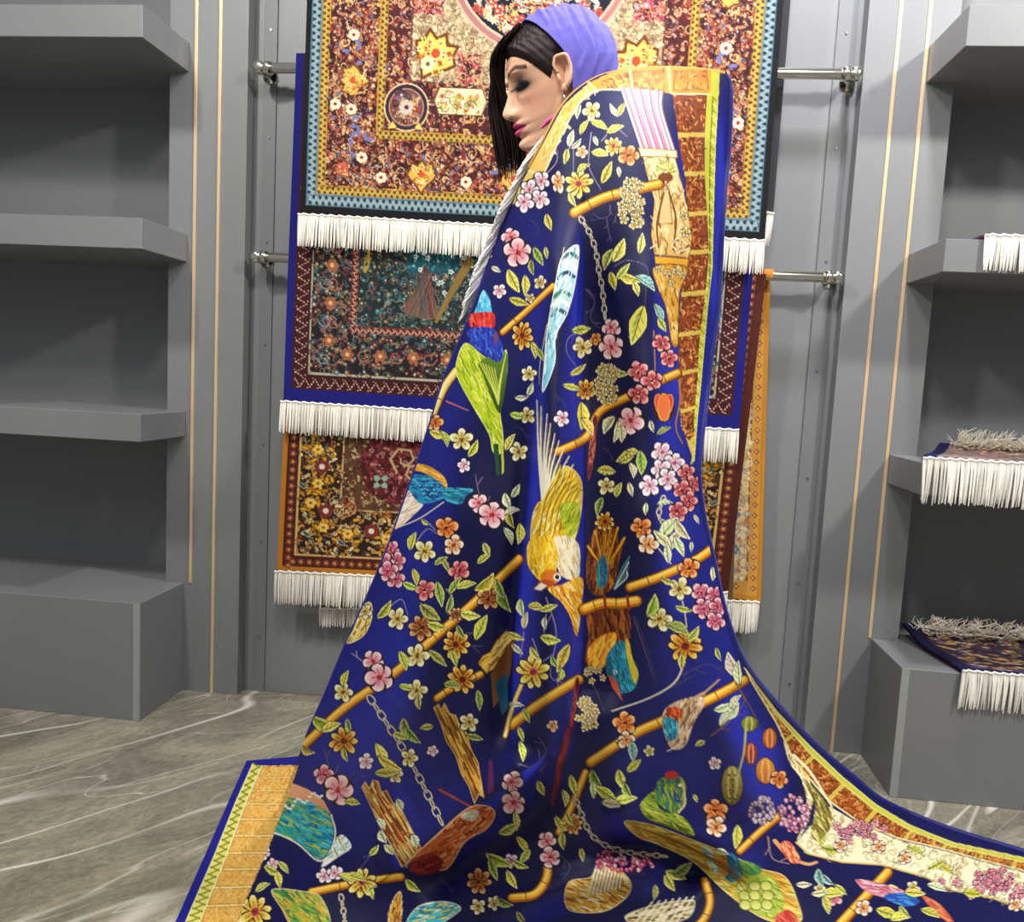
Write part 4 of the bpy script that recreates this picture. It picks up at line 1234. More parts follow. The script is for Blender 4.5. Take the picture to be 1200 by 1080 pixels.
# bluebird at the left edge
plume([(461, 620), (478, 575), (494, 586), (492, 597)], -30, 10, 1.5, [H('f8f4e8'), H('f0d8c0'), H('e8b890')], 60)
plume([(476, 566), (482, 557), (496, 556), (514, 562), (521, 574), (519, 584), (494, 590), (482, 578)], 10, 6, 1.5, [H('1c8cbc'), H('48b8d8'), H('0c4c8c'), H('0c3464')], 110)
plume([(485, 551), (482, 544), (500, 545), (520, 558), (524, 572), (512, 562), (495, 553)], 25, 9, 1.5, [H('f0b434'), H('f8d878'), H('e09018')], 60)
plume([(521, 572), (554, 573), (546, 581), (541, 590), (528, 589), (519, 582)], 5, 14, 1.6, [H('1c7c9c'), H('48c0cc'), H('0c3c6c')], 50)
for k in range(10):
    K.ell(492 + k * 2.4, 570 + (k % 3) * 5, 2.4, 1.6, H('0a2a58')); K.ell(492 + k * 2.4, 569 + (k % 3) * 5, 1.4, .9, H('78d0e4'))
K.line([(463, 619), (492, 607), (520, 588)], 1.5, H('d8d0c0'), smooth=True)
# shell shape at the left edge
plume([(414, 738), (424, 712), (434, 706), (436, 722), (428, 742), (414, 752), (406, 752)], -60, 8, 1.4, [H('e8c458'), H('fbf0c0'), H('8a5c18')], 50, H('f4e8b0'))
fl(428, 716, 9, 'w')
# teal fan bird, lower left
plume([(326, 934), (354, 936), (376, 941), (387, 956), (391, 978), (383, 1000), (372, 1006), (347, 985), (312, 971)], 25, 13, 1.7, [H('1c90a8'), H('38b8c4'), H('0c5c8c'), H('3c9c6c'), H('a8b83c')], 260)
K.poly([(329, 924), (345, 918), (362, 925), (380, 938), (388, 954), (380, 948), (362, 938), (340, 934)], H('f0b48c'), H('d8885c'))
for k in range(22):
    K.ell(318 + k * 2.8, 952 - k * 1.1 + 4 * math.sin(k), 2, 1.6, H('e8ece0'))
K.line([(312, 971), (347, 987), (372, 1008), (386, 1000), (393, 976), (388, 954)], 2, H('e8dcc0'), smooth=True)
plume([(376, 1016), (394, 984), (402, 978), (412, 992), (396, 1004)], -40, 12, 1.6, [H('f4f0e4'), H('58b8cc'), H('d8d0c0')], 40)
for p in ((398, 985), (402, 993), (394, 998)):
    lf(*p, 6, 60, 'p')
# bark stumps
plume([(508, 829), (514, 825), (517, 832), (521, 824), (527, 836), (534, 838), (538, 848), (545, 852), (552, 878), (560, 893), (567, 934), (561, 930), (556, 941), (550, 922), (541, 907), (534, 885), (523, 868), (517, 848)], 64, 26, 1.7, [H('d89c34'), H('8a5414'), H('f0c860'), H('5a2c08')], 130, H('e8c060'), sm=False, jit=.06)
plume([(424, 922), (428, 916), (433, 924), (437, 914), (443, 915), (447, 928), (453, 926), (460, 940), (470, 948), (482, 971), (493, 993), (485, 1002), (471, 1016), (462, 998), (453, 980), (444, 966), (435, 945)], 58, 24, 1.7, [H('d8a044'), H('7a3c10'), H('f4dc90'), H('9a3410')], 140, H('f0d080'), sm=False, jit=.06)
for p, a in (((468, 943), 70), ((446, 965), 50), ((449, 980), 60), ((486, 985), 75), ((456, 995), 50)):
    lf(*p, 8, a, 'p', .6)
plume([(560, 777), (566, 768), (574, 764), (582, 750), (594, 738), (597, 745), (603, 750), (594, 762), (588, 768), (578, 784), (570, 789)], -45, 18, 1.7, [H('e8b83c'), H('a86c18'), H('f8e090')], 60, H('6a3c10'), sm=False, jit=.08)
K.poly([(575, 790), (592, 760), (603, 748), (598, 790), (588, 815), (578, 830)], H('6a3c14'), H('8a5a3c'))
K.poly([(580, 800), (594, 788), (596, 830), (588, 838)], H('1c5a7c'))
K.line([(515, 925), (535, 936), (556, 947)], 4, H('8a3430'), 2)
K.poly([(573, 891), (577, 890), (579, 927), (571, 930)], H('5a1c50'))
# orange bird on the lower fold
OB = [(476, 1013), (512, 978), (548, 947), (570, 944), (580, 953), (570, 971), (545, 986), (523, 1018), (493, 1015)]
plume(OB, -38, 10, 1.6, [H('d86424'), H('f08c48'), H('8a2c10'), H('f8b478')], 190, H('f8d8a8'))
for k in range(26):
    (x, y), = inpoly([(530, 965), (560, 948), (575, 955), (550, 980)], 1); K.ell(x, y, 1.4, 1.4, H('5a1408'))
plume([(540, 955), (556, 948), (562, 955), (550, 962)], -30, 6, 1.5, [H('f0ecd8'), H('c8b8a0')], 26)
plume([(478, 1012), (500, 1000), (520, 1008), (508, 1024), (484, 1022)], -20, 10, 1.5, [H('8a1c1c'), H('b83c28'), H('5a0c14')], 50)
# maroon feather along the fold
plume([(674, 797), (679, 800), (672, 850), (662, 890), (650, 940), (646, 938), (656, 880), (668, 840)], 100, 18, 1.6, [H('7c1424'), H('a83038'), H('4a0818')], 70)
plume([(694, 494), (700, 492), (697, 530), (692, 558), (688, 556)], 98, 14, 1.6, [H('8a2430'), H('c0704c'), H('4a1020')], 30)
# small beige bird with red face
plume([(780, 830), (807, 817), (827, 820), (813, 847), (803, 873), (787, 877), (777, 853)], 115, 10, 1.5, [H('d8b890'), H('a8784c'), H('f0dcc0'), H('6a4024')], 120)
K.line([(806, 822), (825, 812), (843, 796)], 5, H('b8946c'), 1.5); K.line([(800, 868), (790, 876), (782, 880)], 3, H('d8c8b0'), 1)
K.ell(790, 836, 10, 8, H('c83c18')); hatch(K, [(781, 830), (799, 830), (799, 843), (781, 843)], 1, 4, 1.4, [H('f08438'), H('8a1408')], 30)
plume([(777, 842), (793, 844), (793, 864), (782, 866)], 90, 6, 1.5, [H('1c8cac'), H('68c8d8'), H('0c4464')], 40)
# green parrot, lower right
plume([(750, 943), (767, 927), (773, 947), (793, 953), (807, 963), (813, 980), (787, 970), (760, 960)], 25, 11, 1.6, [H('8a9c28'), H('c0c04c'), H('4c6410')], 110)
plume([(767, 930), (773, 913), (793, 908), (803, 917), (802, 940), (793, 953), (773, 943)], 80, 9, 1.6, [H('6a8a1c'), H('1c6a5c'), H('a8b034'), H('1c3c7c')], 100)
K.ell(787, 908, 8, 5, H('c02420')); K.ell(797, 920, 2, 2, H('f0e8c0'))
K.line([(800, 918), (803, 940), (795, 952)], 2, H('e8d488'), smooth=True)
# large outstretched wing on the floor
WG = [(732, 962), (767, 967), (820, 987), (853, 1000), (890, 1017), (920, 1027), (935, 1057), (937, 1080), (897, 1077), (853, 1047), (813, 1010), (773, 990), (747, 980)]
plume(WG, 24, 18, 1.9, [H('e0b838'), H('f0dc80'), H('b87c20'), H('a8a034'), H('d8943c')], 300, H('e8dc90'))
for poly_, cs in (([(822, 992), (834, 996), (842, 1022), (832, 1016)], [H('e8e8c0'), H('48a0a8')]), ([(846, 1000), (862, 1002), (872, 1022), (858, 1034), (846, 1020)], [H('1c6c90'), H('48b0a8'), H('184080')]),
                  ([(868, 1008), (892, 1016), (886, 1030), (872, 1026)], [H('3c8c50'), H('8ab048')]), ([(862, 1040), (890, 1024), (912, 1036), (918, 1068), (896, 1074), (872, 1058)], [H('a8b83c'), H('d8d870'), H('6c8a20')]),
                  ([(840, 1010), (850, 1000), (852, 1026)], [H('b86420'), H('d88c30')]), ([(910, 1072), (926, 1066), (936, 1082), (912, 1086)], [H('b82c24'), H('e06848')])):
    plume(poly_, 40, 9, 1.8, cs, 45)
for k in range(9):
    K.ell(872 + (k % 3) * 13 + rng.normal(0, 1), 1038 + (k // 3) * 11, 7, 6, H('b8bc48'), .4, edge=H('5c6c14'), ew=1.1, n=12, col2=H('e4e088'))
for k in range(6):
    K.line([(745 + k * 9, 968 + k * 3), (800 + k * 12, 990 + k * 6), (850 + k * 6, 1012 + k * 8)], 1.1, H('8a5c14'), smooth=True)
# ochre ruffled bird near the bottom
plume([(662, 1057), (667, 1033), (693, 1027), (703, 1007), (735, 1027), (737, 1047), (710, 1067), (673, 1068)], 20, 10, 1.8, [H('d8a034'), H('f0cc70'), H('8a5414'), H('f8e8b8')], 130, H('f0dca0'))
for k in range(9):
    K.line([(690 + k * 4.5, 1048 - k), (700 + k * 3.5, 1010 + k * 2)], 2.6, H('f4ecd0'), 1.2); K.line([(692 + k * 4.5, 1048 - k), (702 + k * 3.5, 1012 + k * 2)], .9, H('7a5a30'))
plume([(733, 1073), (767, 1060), (800, 1055), (814, 1056), (806, 1075), (770, 1085), (745, 1084)], -12, 16, 1.8, [H('e8dcb0'), H('b89c60'), H('5c4418')], 80, H('f0e8c8'))
for k in range(7):
    K.line([(745 + k * 8, 1080), (765 + k * 8, 1056 - k)], 1.6, H('f8f0d8'))
# pink berries and green wing, bottom left; ochre bits
beads(735, 1012, 38, 8, 60, H('d8507c'), H('f8c0d0'), 2.8)
beads(715, 1003, 16, 6, 18, H('c83868'), H('f8c0d0'), 2.6)
plume([(319, 1042), (354, 1044), (376, 1051), (386, 1085), (347, 1088), (330, 1064)], 40, 12, 1.8, [H('8ab03c'), H('d8cc48'), H('2c7c4c'), H('e0a83c')], 130, H('e8dcb0'))
plume([(455, 1075), (462, 1052), (470, 1046), (470, 1080), (462, 1095)], 90, 9, 1.6, [H('d8a038'), H('8a5418')], 40, H('f0e0b0'))
plume([(476, 1085), (490, 1062), (520, 1056), (540, 1064), (520, 1080), (495, 1096)], -15, 10, 1.8, [H('48b0b0'), H('e8c450'), H('e8e4c8'), H('1c7c8c')], 70, H('f0e8d0'))
# pink-red bird on the blue floor field
plume([(1003, 1030), (1030, 1034), (1060, 1044), (1040, 1052), (1015, 1044)], 15, 11, 1.6, [H('d88c98'), H('b85068'), H('f4d0c8')], 60)
plume([(1035, 1050), (1060, 1046), (1078, 1056), (1060, 1062)], 10, 9, 1.6, [H('1c50a8'), H('4890d0')], 36)
plume([(1080, 1050), (1100, 1058), (1118, 1080), (1104, 1076)], 40, 11, 1.6, [H('c85838'), H('e89058')], 36)
K.line([(908, 985), (925, 1003), (945, 1012), (957, 1010)], 5, H('e0a068'), 3, smooth=True)
plume([(914, 990), (926, 986), (938, 1008), (926, 1010)], 60, 9, 1.6, [H('d8503c'), H('f0c080')], 30)
# fruits hanging by the lower border
for x, y, rx, ry, c1, c2 in ((878, 848, 9, 9, H('a8b03c'), H('5c6c14')), (902, 865, 8, 12, H('e88c34'), H('b84c10')), (880, 883, 7, 13, H('d84c28'), H('7c1c10')), (897, 903, 11, 15, H('f0a838'), H('b8641c')), (858, 920, 12, 23, H('b8ac54'), H('6a5c1c'))):
    K.ell(x, y, rx + 1, ry + 1, H('3a1c08')); K.ell(x, y, rx, ry, c1, col2=c2)
    for k in range(5):
        K.line([(x - rx * .5 + k * rx * .25, y - ry * .8), (x - rx * .8 + k * rx * .4, y), (x - rx * .5 + k * rx * .25, y + ry * .8)], .9, H('f4dc9c') if k % 2 else c2, smooth=True)
for k in range(20):
    (x, y), = inpoly([(850, 905), (868, 905), (868, 938), (850, 940)], 1); K.ell(x, y, 1.2, 1.2, H('4a3c10'))
vine((874, 850), (872, 880), (866, 905), (862, 930), c=H('b8b070'), w=3); vine((862, 800), (880, 830), (890, 850), c=H('7a5a30'), w=2)
plume([(918, 868), (930, 890), (947, 910), (952, 940), (943, 970), (934, 984), (946, 950), (940, 915), (926, 895)], 70, 14, 1.7, [H('f0dc98'), H('c89c48'), H('fbf4d0')], 80)
plume([(940, 910), (968, 940), (975, 965), (960, 985), (950, 975), (955, 945)], 60, 12, 1.7, [H('8a8430'), H('e0d488'), H('6a4a18')], 70)
K.line([(930, 885), (950, 905), (975, 945)], 4, H('f6ecc0'), 2, smooth=True)
beads(893, 950, 15, 17, 46, H('c8b8c8'), H('8a6a8c'), 3); beads(930, 953, 18, 22, 70, H('d89cb0'), H('a85c7c'), 3)
# tulip
K.ell(778, 477, 13, 18, H('3a0808'))
for a, c in ((-.35, H('e8542c')), (.35, H('d83c24')), (0, H('f0783c'))):
    K.ell(778 + 14 * math.sin(a) * .5, 477, 7, 16, c, a, edge=H('f4b060'), ew=1)
lf(764, 499, 7, 80, 'p'); lf(778, 505, 9, -30, 'd')

# ---------- flowers and leaves
for a in '''694 130 11 w;719 171 11 y;737 182 12 o;682 178 7 ow;634 212 11 wp;620 222 11 wp;633 233 11 wp;614 237 11 wp;678 215 16 y;599 278 11 p;607 296 17 p
585 341 8 wp;633 331 8 w;621 349 6 w;620 438 9 w;618 487 10 w;608 529 11 w;541 515 13 w;510 495 9 o;659 490 9 wp;686 457 12 y2;683 407 12 w;698 397 7 o
716 384 11 p;716 407 14 p;748 436 12 r;764 446 12 r;749 462 12 r;739 493 16 p;775 402 10 r;784 420 10 r;776 530 12 wp;790 542 12 wp;774 550 12 wp;783 561 12 wp;761 569 12 wp
751 618 13 o;760 637 12 ow;805 554 11 r;812 567 11 r;799 574 11 r;807 587 11 r;794 599 12 r;711 569 10 w;709 611 11 y2;807 666 13 o;796 690 14 w;822 694 12 pk;838 698 11 pk;825 713 12 pk;841 711 11 pk;838 728 11 pk;773 725 14 w;803 757 20 y2
625 787 19 y;523 618 13 o;532 639 12 ow;498 646 13 w;561 589 11 p;576 603 16 p;458 644 11 pk;465 657 11 pk;451 660 11 pk;463 678 11 pk;455 669 11 pk;498 691 12 r;538 668 12 r;572 701 13 br;534 720 8 br;466 725 13 w;494 735 15 br;534 755 16 y2;489 768 14 w;542 796 17 y2;437 775 12 p;445 793 16 p
402 811 12 w;488 809 12 w;403 868 17 y2;429 892 9 wp;480 888 10 w;464 908 9 w;380 908 12 pk;396 925 17 p;550 846 11 w;424 1033 17 y;380 1026 9 wp;392 1022 9 wp;299 1068 20 y;561 1033 15 br;600 916 12 p;602 940 14 p;732 847 13 o;734 867 10 ow;838 950 14 o;839 969 12 ow;913 913 10 o
599 1008 9 wp;641 985 11 p;645 1004 12 p;671 965 12 y2;560 1062 9 w;579 1058 8 w;978 1052 9 pk;310 1000 7 wp;320 1012 7 wp;1070 1040 8 w;1012 1064 9 ow;960 1042 7 w'''.replace('\n', ';').split(';'):
    x, y, r, k = a.split(); fl(float(x), float(y), float(r), k)
fl(654, 213, 13, 'ow', .6); fl(612, 393, 16, 'y2', .75)
for a in '''678 130 9 100 p;720 129 9 -120 p;729 128 9 -60 g;685 149 10 -60 g;702 147 11 20 g;721 152 11 -20 g;703 180 10 10 y;669 162 10 -80 p;675 168 8 -40 p;663 183 9 100 g;711 202 14 -70 g;684 198 9 -40 g;671 233 9 70 y;725 201 6 80 p;643 260 10 80 g;698 165 6 70 p
631 300 12 60 d;624 313 9 80 d;640 296 7 80 g;602 329 15 60 y;615 334 12 100 y;608 353 12 20 g;625 410 10 80 g;621 456 8 -60 p;606 487 9 10 g;598 518 11 -60 g;554 525 11 -60 g;514 508 11 10 y;520 514 10 60 g;681 487 16 85 y;670 454 11 10 g;677 433 11 -30 y;681 386 11 -10 g;688 500 12 60 y;633 415 8 70 d;611 465 8 0 p
725 293 15 -70 y;751 285 12 -80 y;713 304 13 110 g;738 324 16 20 y;730 318 12 -50 g;756 332 14 40 t;718 329 11 80 g;745 338 9 70 y;747 381 24 105 g;727 438 10 -10 g;771 368 13 75 t;776 380 9 60 g;714 498 12 115 p;722 505 13 100 p;728 508 10 85 p;733 533 13 150 g;751 542 14 85 d;740 551 9 80 p;710 552 11 10 g;742 530 8 20 g
725 574 9 -60 g;711 551 10 10 g;703 593 11 100 d;739 573 8 80 p;734 538 9 -30 g;757 596 7 90 p;779 590 9 -20 p;810 640 6 90 p;816 608 6 60 p;763 709 14 -60 g;801 713 10 5 g;794 738 15 30 d;812 742 11 -50 g;799 775 9 90 g;842 766 8 70 g;835 672 8 90 p;783 680 9 20 g
784 618 16 -50 p;790 632 15 -60 p;776 632 14 -130 p;796 640 13 70 p;782 648 12 -95 p;800 620 14 60 p;859 779 16 -110 p;866 788 14 -90 p;628 712 10 20 g;643 712 11 -20 g;645 748 12 10 g;660 771 18 115 g;639 730 7 80 p;627 765 9 60 y;655 790 8 90 g;650 775 7 60 d
484 634 11 -70 g;499 611 6 30 y;517 657 9 -20 d;522 662 8 70 d;567 655 9 -30 g;570 644 9 70 g;486 676 10 70 g;481 686 10 20 g;515 696 15 80 d;533 686 12 -50 d;546 686 12 -10 g;567 681 15 -40 g;526 707 11 -70 d;551 720 12 0 y;504 717 15 30 d;512 733 12 20 g;450 714 13 -60 g;513 771 14 40 d;532 771 10 80 g;472 774 12 80 g;564 735 16 -60 g;540 740 9 70 d
595 587 10 70 p;604 575 9 -60 p;599 608 11 80 g;595 628 11 70 p;608 625 12 95 g;616 727 10 -80 p;604 745 11 30 y;612 712 11 80 p;592 701 17 75 d;586 690 12 60 d;606 760 9 40 p;600 600 9 -20 p
405 795 10 -70 g;475 806 8 20 g;491 823 8 80 g;380 846 16 15 g;388 852 12 -20 y;409 850 9 70 d;405 884 8 80 g;361 877 9 30 g;446 886 16 70 y;457 894 16 30 y;453 905 14 0 g;475 853 12 80 d;484 861 13 50 d;470 862 10 20 g;413 940 9 10 g;556 864 10 10 d;561 820 12 80 d;530 803 10 10 d;438 996 8 -50 g;418 1028 12 10 g;434 1044 10 70 y;405 1030 10 30 y;320 1020 12 20 g;326 1030 10 70 y;308 1040 10 -30 g;332 1016 9 60 g
585 1007 17 35 g;578 1018 14 70 d;596 970 13 -30 g;604 962 11 80 y;612 990 12 60 g;600 1030 12 70 y;610 1012 10 20 g;484 1037 11 40 g;592 1056 10 20 d;611 1075 9 60 d;610 860 9 70 g;611 880 12 80 g;634 923 9 70 g;617 838 9 60 g;605 826 9 10 p;661 935 10 80 y;668 960 9 60 g;660 985 10 80 g;672 920 13 85 y;655 965 10 70 g;682 1001 8 80 g;615 1003 10 120 g
700 913 13 60 d;710 930 15 30 g;728 913 12 80 y;743 897 11 -40 g;733 937 14 -10 g;716 942 11 10 p;695 925 10 90 p;736 925 10 60 d;741 880 12 90 t;857 833 13 -50 p;848 828 12 -20 p;852 842 12 -35 p;862 822 10 -60 p;863 980 14 95 g;792 1025 13 20 g;800 1018 13 -30 d;785 1034 11 60 g;767 1045 9 80 y;846 998 8 20 p;815 935 5 60 y
975 1048 13 0 g;968 1060 11 80 g;960 1046 9 -10 p;985 1042 9 40 g;942 1036 9 0 p;1040 1070 14 10 g;1055 1076 12 -10 y;1090 1070 12 30 g;1072 1046 12 0 y;1060 1068 9 60 g;1098 1040 12 20 p;962 1028 11 70 t;970 1030 9 40 t'''.replace('\n', ';').split(';'):
    x, y, l, an, k = a.split(); lf(float(x), float(y), float(l), float(an), k)
berries(741, 240, 14, 30, 34, ('w',), 5.5); berries(712, 449, 13, 24, 24, ('w',), 5.5); berries(688, 837, 11, 22, 22, ('w',), 5)
for k in range(620):                                                # loose petals and sprigs over the ground
    y = rng.uniform(150, 1060); x = rng.uniform(590 - .27 * (y - 150), 800 + max(0, y - 800) * .4)
    j, i = int((y - K.y0) * K.sc), int((x - K.x0) * K.sc)
    if np.abs(K.a[max(0, j - 18):j + 18, max(0, i - 18):i + 18] - np.array(NAVY)).max() < .04:
        if rng.random() < .30: fl(x, y, rng.uniform(6, 8), ('w', 'wp', 'ow')[k % 3])
        elif rng.random() < .6: lf(x, y, rng.uniform(6, 9), rng.uniform(0, 180), ('p', 'g', 'd')[k % 3])
        else: twig((x - 8, y - 6), (x, y), (x + 6, y + 10), c=H('3c3460'), w=1.2)

# left border lying on the floor
LG_out = [(296, 895), (276, 940), (252, 1000), (226, 1060), (205, 1110), (195, 1135)]
LG_in = [(307, 897), (288, 940), (266, 1000), (244, 1055), (222, 1110), (212, 1135)]
LB_in = [(420, 893), (400, 940), (360, 1000), (330, 1060), (310, 1110), (300, 1135)]
bricks([(350, 896), (335, 940), (312, 1000), (288, 1055), (270, 1110), (262, 1135)], LG_in, [0, .06, .125, .19, .265, .345, .43, .51, .60, .69, .78, .87, 1], H('e8b454'), H('f4cc78'), seam=H('f8e89c'), ed=H('b8782c'), gr=H('d89038'), dk=.82, hn=55)
K.poly(LG_out + LG_in[::-1], H('e4dc70'))
for k in range(56):
    t = k / 56; y = 897 + t * 225
    xo = np.interp(y, [p[1] for p in LG_out], [p[0] for p in LG_out]); xi = np.interp(y, [p[1] for p in LG_in], [p[0] for p in LG_in])
    K.line([(xo + 1, y + (3 if k % 2 else -3)), (xi - 1, y + (-3 if k % 2 else 3))], 1.6, H('7c8420'))
K.line(LG_in, 1.6, H('f4f0b0')); K.line(LG_out, 1.2, H('f4f0b0'))

# ---------- the cloth itself
def curve(pts):
    p = np.array(spl(pts, False, 8)); s = np.r_[0, np.cumsum(np.hypot(*np.diff(p, axis=0).T))]; s /= s[-1]
    return lambda t: np.stack([np.interp(t, s, p[:, 0]), np.interp(t, s, p[:, 1])], -1)
E_TOP = curve([(607, 222), (632, 174), (660, 122), (690, 95), (722, 83), (770, 78), (820, 80), (848, 84)])
E_LEFT = curve([(607, 222), (585, 275), (565, 330), (545, 385), (522, 440), (500, 510), (478, 575), (455, 640), (430, 700), (405, 755), (380, 815), (358, 865), (335, 925), (310, 985), (280, 1040), (255, 1085), (236, 1122)])
E_RIGHT = curve([(848, 84), (855, 103), (853, 169), (847, 235), (843, 313), (839, 371), (831, 425), (826, 474), (821, 513), (818, 557), (824, 605), (834, 650), (846, 705), (862, 755), (878, 785), (900, 813), (940, 857), (967, 883), (1000, 910), (1033, 937), (1083, 960), (1133, 978), (1200, 998), (1268, 1020)])
E_BOT = curve([(236, 1122), (500, 1122), (800, 1122), (1100, 1122), (1230, 1100), (1268, 1020)])
NR, NC = 900, 700
def coons(nr, nc):
    t = np.linspace(0, 1, nr)[:, None]; s = np.linspace(0, 1, nc)[None, :]
    tl, tr = E_TOP(np.array([0.]))[0], E_TOP(np.array([1.]))[0]
    bl, br = E_BOT(np.array([0.]))[0], E_BOT(np.array([1.]))[0]
    L_, R_ = E_LEFT(t[:, 0])[:, None], E_RIGHT(t[:, 0])[:, None]
    T_, B_ = E_TOP(s[0])[None], E_BOT(s[0])[None]
    s_, t_ = s[..., None], t[..., None]
    return L_ * (1 - s_) + R_ * s_ + T_ * (1 - t_) + B_ * t_ - (tl * (1 - s_) * (1 - t_) + tr * s_ * (1 - t_) + bl * (1 - s_) * t_ + br * s_ * t_)
DEPTH = np.array([(848, 84, 1.56), (780, 79, 1.50), (722, 83, 1.46), (690, 96, 1.44), (660, 122, 1.43), (607, 222, 1.47), (640, 200, 1.40), (700, 180, 1.36), (760, 180, 1.40), (810, 190, 1.48), (853, 190, 1.60),
    (575, 300, 1.50), (640, 300, 1.34), (720, 300, 1.33), (795, 300, 1.44), (843, 313, 1.60), (520, 450, 1.53), (590, 450, 1.33), (690, 450, 1.30), (780, 450, 1.41), (828, 450, 1.58),
    (468, 600, 1.55), (540, 600, 1.34), (660, 600, 1.26), (760, 600, 1.35), (823, 600, 1.55), (408, 750, 1.60), (490, 750, 1.37), (640, 750, 1.24), (760, 750, 1.33), (860, 750, 1.60),
    (356, 870, 1.72), (440, 870, 1.47), (600, 870, 1.27), (740, 870, 1.33), (860, 870, 1.58), (940, 862, 1.92), (320, 960, 1.76), (410, 960, 1.56), (560, 960, 1.34), (700, 960, 1.38), (830, 950, 1.55), (950, 960, 1.78), (1083, 960, 2.06),
    (280, 1040, 1.52), (400, 1040, 1.47), (540, 1040, 1.38), (700, 1040, 1.42), (850, 1040, 1.53), (1000, 1040, 1.68), (1150, 1040, 1.79), (1200, 998, 1.94), (1268, 1020, 1.92),
    (250, 1122, 1.30), (450, 1122, 1.36), (650, 1122, 1.38), (900, 1122, 1.46), (1150, 1122, 1.58)], float)
def tps(P, q):
    X = P[:, :2] / 300.; n = len(X)
    k = lambda r2: r2 * np.log(r2 + 1e-9) * .5
    A = np.zeros((n + 3, n + 3)); d = ((X[:, None] - X[None]) ** 2).sum(-1)
    A[:n, :n] = k(d) + 1e-3 * np.eye(n); A[:n, n] = 1; A[:n, n + 1:] = X; A[n:, :n] = A[:n, n:].T
    w = np.linalg.solve(A, np.r_[P[:, 2], 0, 0, 0])
    q = q / 300.
    out = w[n] + q @ w[n + 1:]
    for i in range(n):
        out = out + w[i] * k(((q - X[i]) ** 2).sum(-1))
    return out
# folds: polyline, relief towards the viewer, soft width on its left and on its right
FOLDS = [([(655, 190), (652, 330), (648, 440), (645, 560), (642, 680), (640, 800), (632, 900)], .075, 30, 24),
         ([(628, 420), (622, 540), (612, 650), (603, 730), (597, 810), (592, 900)], -.05, 18, 11),
         ([(686, 240), (684, 400), (686, 560), (684, 760), (672, 880)], -.065, 8, 45),
         ([(760, 250), (765, 420), (770, 600), (780, 760)], .045, 36, 22),
         ([(560, 380), (540, 520), (515, 640), (490, 780), (460, 880)], .045, 36, 36),
         ([(462, 1020), (520, 975), (585, 925), (640, 880)], .085, 9, 30),
         ([(480, 1052), (560, 1000), (620, 950), (660, 890)], -.055, 28, 24),
         ([(700, 948), (760, 958), (830, 985), (900, 1030)], .075, 16, 24),
         ([(690, 985), (770, 1000), (830, 1040)], -.05, 22, 24),
         ([(560, 1085), (640, 1050), (720, 1025), (800, 1030)], .045, 20, 24),
         ([(872, 790), (905, 870), (925, 930), (935, 985)], -.05, 22, 26),
         ([(830, 800), (860, 880), (880, 960)], .035, 26, 26),
         ([(700, 800), (720, 900), (710, 950)], .02, 30, 30),
         ([(380, 1000), (430, 960), (480, 930)], -.02, 30, 30), ([(330, 1060), (400, 1010), (460, 1000)], .02, 28, 24),
         ([(800, 110), (812, 250), (806, 400), (806, 500)], -.020, 14, 16), ([(838, 120), (836, 260), (826, 400)], .018, 12, 10)]
def relief(q):
    out = np.zeros(q.shape[:-1])
    for pl, amp, wl, wr in FOLDS:
        p = np.array(spl(pl, False, 3), float)
        best = np.full(q.shape[:-1], 1e9); sg = np.zeros(q.shape[:-1]); par = np.zeros(q.shape[:-1])
        n = len(p) - 1
        for i in range(n):
            d = p[i + 1] - p[i]; L = (d ** 2).sum()
            rel = q - p[i]
            u = np.clip((rel @ d) / L, 0, 1)
            off = rel - u[..., None] * d
            D = (off ** 2).sum(-1)
            m = D < best
            best = np.where(m, D, best); par = np.where(m, (i + u) / n, par)
            sg = np.where(m, d[0] * rel[..., 1] - d[1] * rel[..., 0], sg)
        # sign > 0 : point lies to the right-hand side when walking down the picture -> left in the chart
        w = np.where(sg > 0, wl, wr)
        fade = np.clip(np.minimum(par, 1 - par) * 5, 0, 1); fade = fade * fade * (3 - 2 * fade) * .9 + .1
        out += amp * np.exp(-best / (w * w)) * fade
    return out
def cloth(nr, nc):
    q = coons(nr, nc)
    Y = tps(DEPTH, q) - relief(q)
    P = on_y(q[..., 0], q[..., 1], Y)
    low = P[..., 2] < .016
    G = on_z(q[..., 0], q[..., 1], .016)
    # the cloth that reaches the floor lies on it
    P = np.where((low & (q[..., 1] > 700))[..., None], G, P)
    return q, P

cloak = empty('bird_carpet', tuple(on_z(640, 1060, 0.0)), 'huge royal blue carpet of birds, flowers and bamboo draped around the woman', 'carpet')
q, P = cloth(NR, NC)
M_SILK = mat('silk pile, blue sheen', None, 0.55, spec=0.3, attr='pattern', noise=0.08, nscale=900, bump=0.15)
nt = M_SILK.node_tree
b_ = nt.nodes['Principled BSDF']
b_.inputs['Sheen Weight'].default_value = 1.0
b_.inputs['Sheen Roughness'].default_value = 0.45
b_.inputs['Sheen Roughness'].default_value = 0.4
sa = nt.nodes.new('ShaderNodeAttribute'); sa.attribute_name = 'yarn_sheen'
nt.links.new(sa.outputs['Color'], b_.inputs['Sheen Tint'])
def yarn(o, srgb):
    """the silk of the ground catches the light in a clear blue, the other yarns in their own colour"""
    srgb = srgb.reshape(-1, 3)
    ground = np.clip((srgb[:, 2] - np.maximum(srgb[:, 0], srgb[:, 1]) * 1.6) / .08, 0, 1)[:, None] * (srgb[:, 2:3] < .40)
    c = lin(srgb) * .45 * (1 - ground) + np.array([.038, .06, .88]) * ground
    ca = o.data.color_attributes.new('yarn_sheen', 'FLOAT_COLOR', 'POINT')
    c4 = np.ones((len(o.data.vertices), 4), np.float32); c4[:len(c), :3] = c
    ca.data.foreach_set('color', c4.ravel())
pc = sample(K, q[..., 0], q[..., 1])
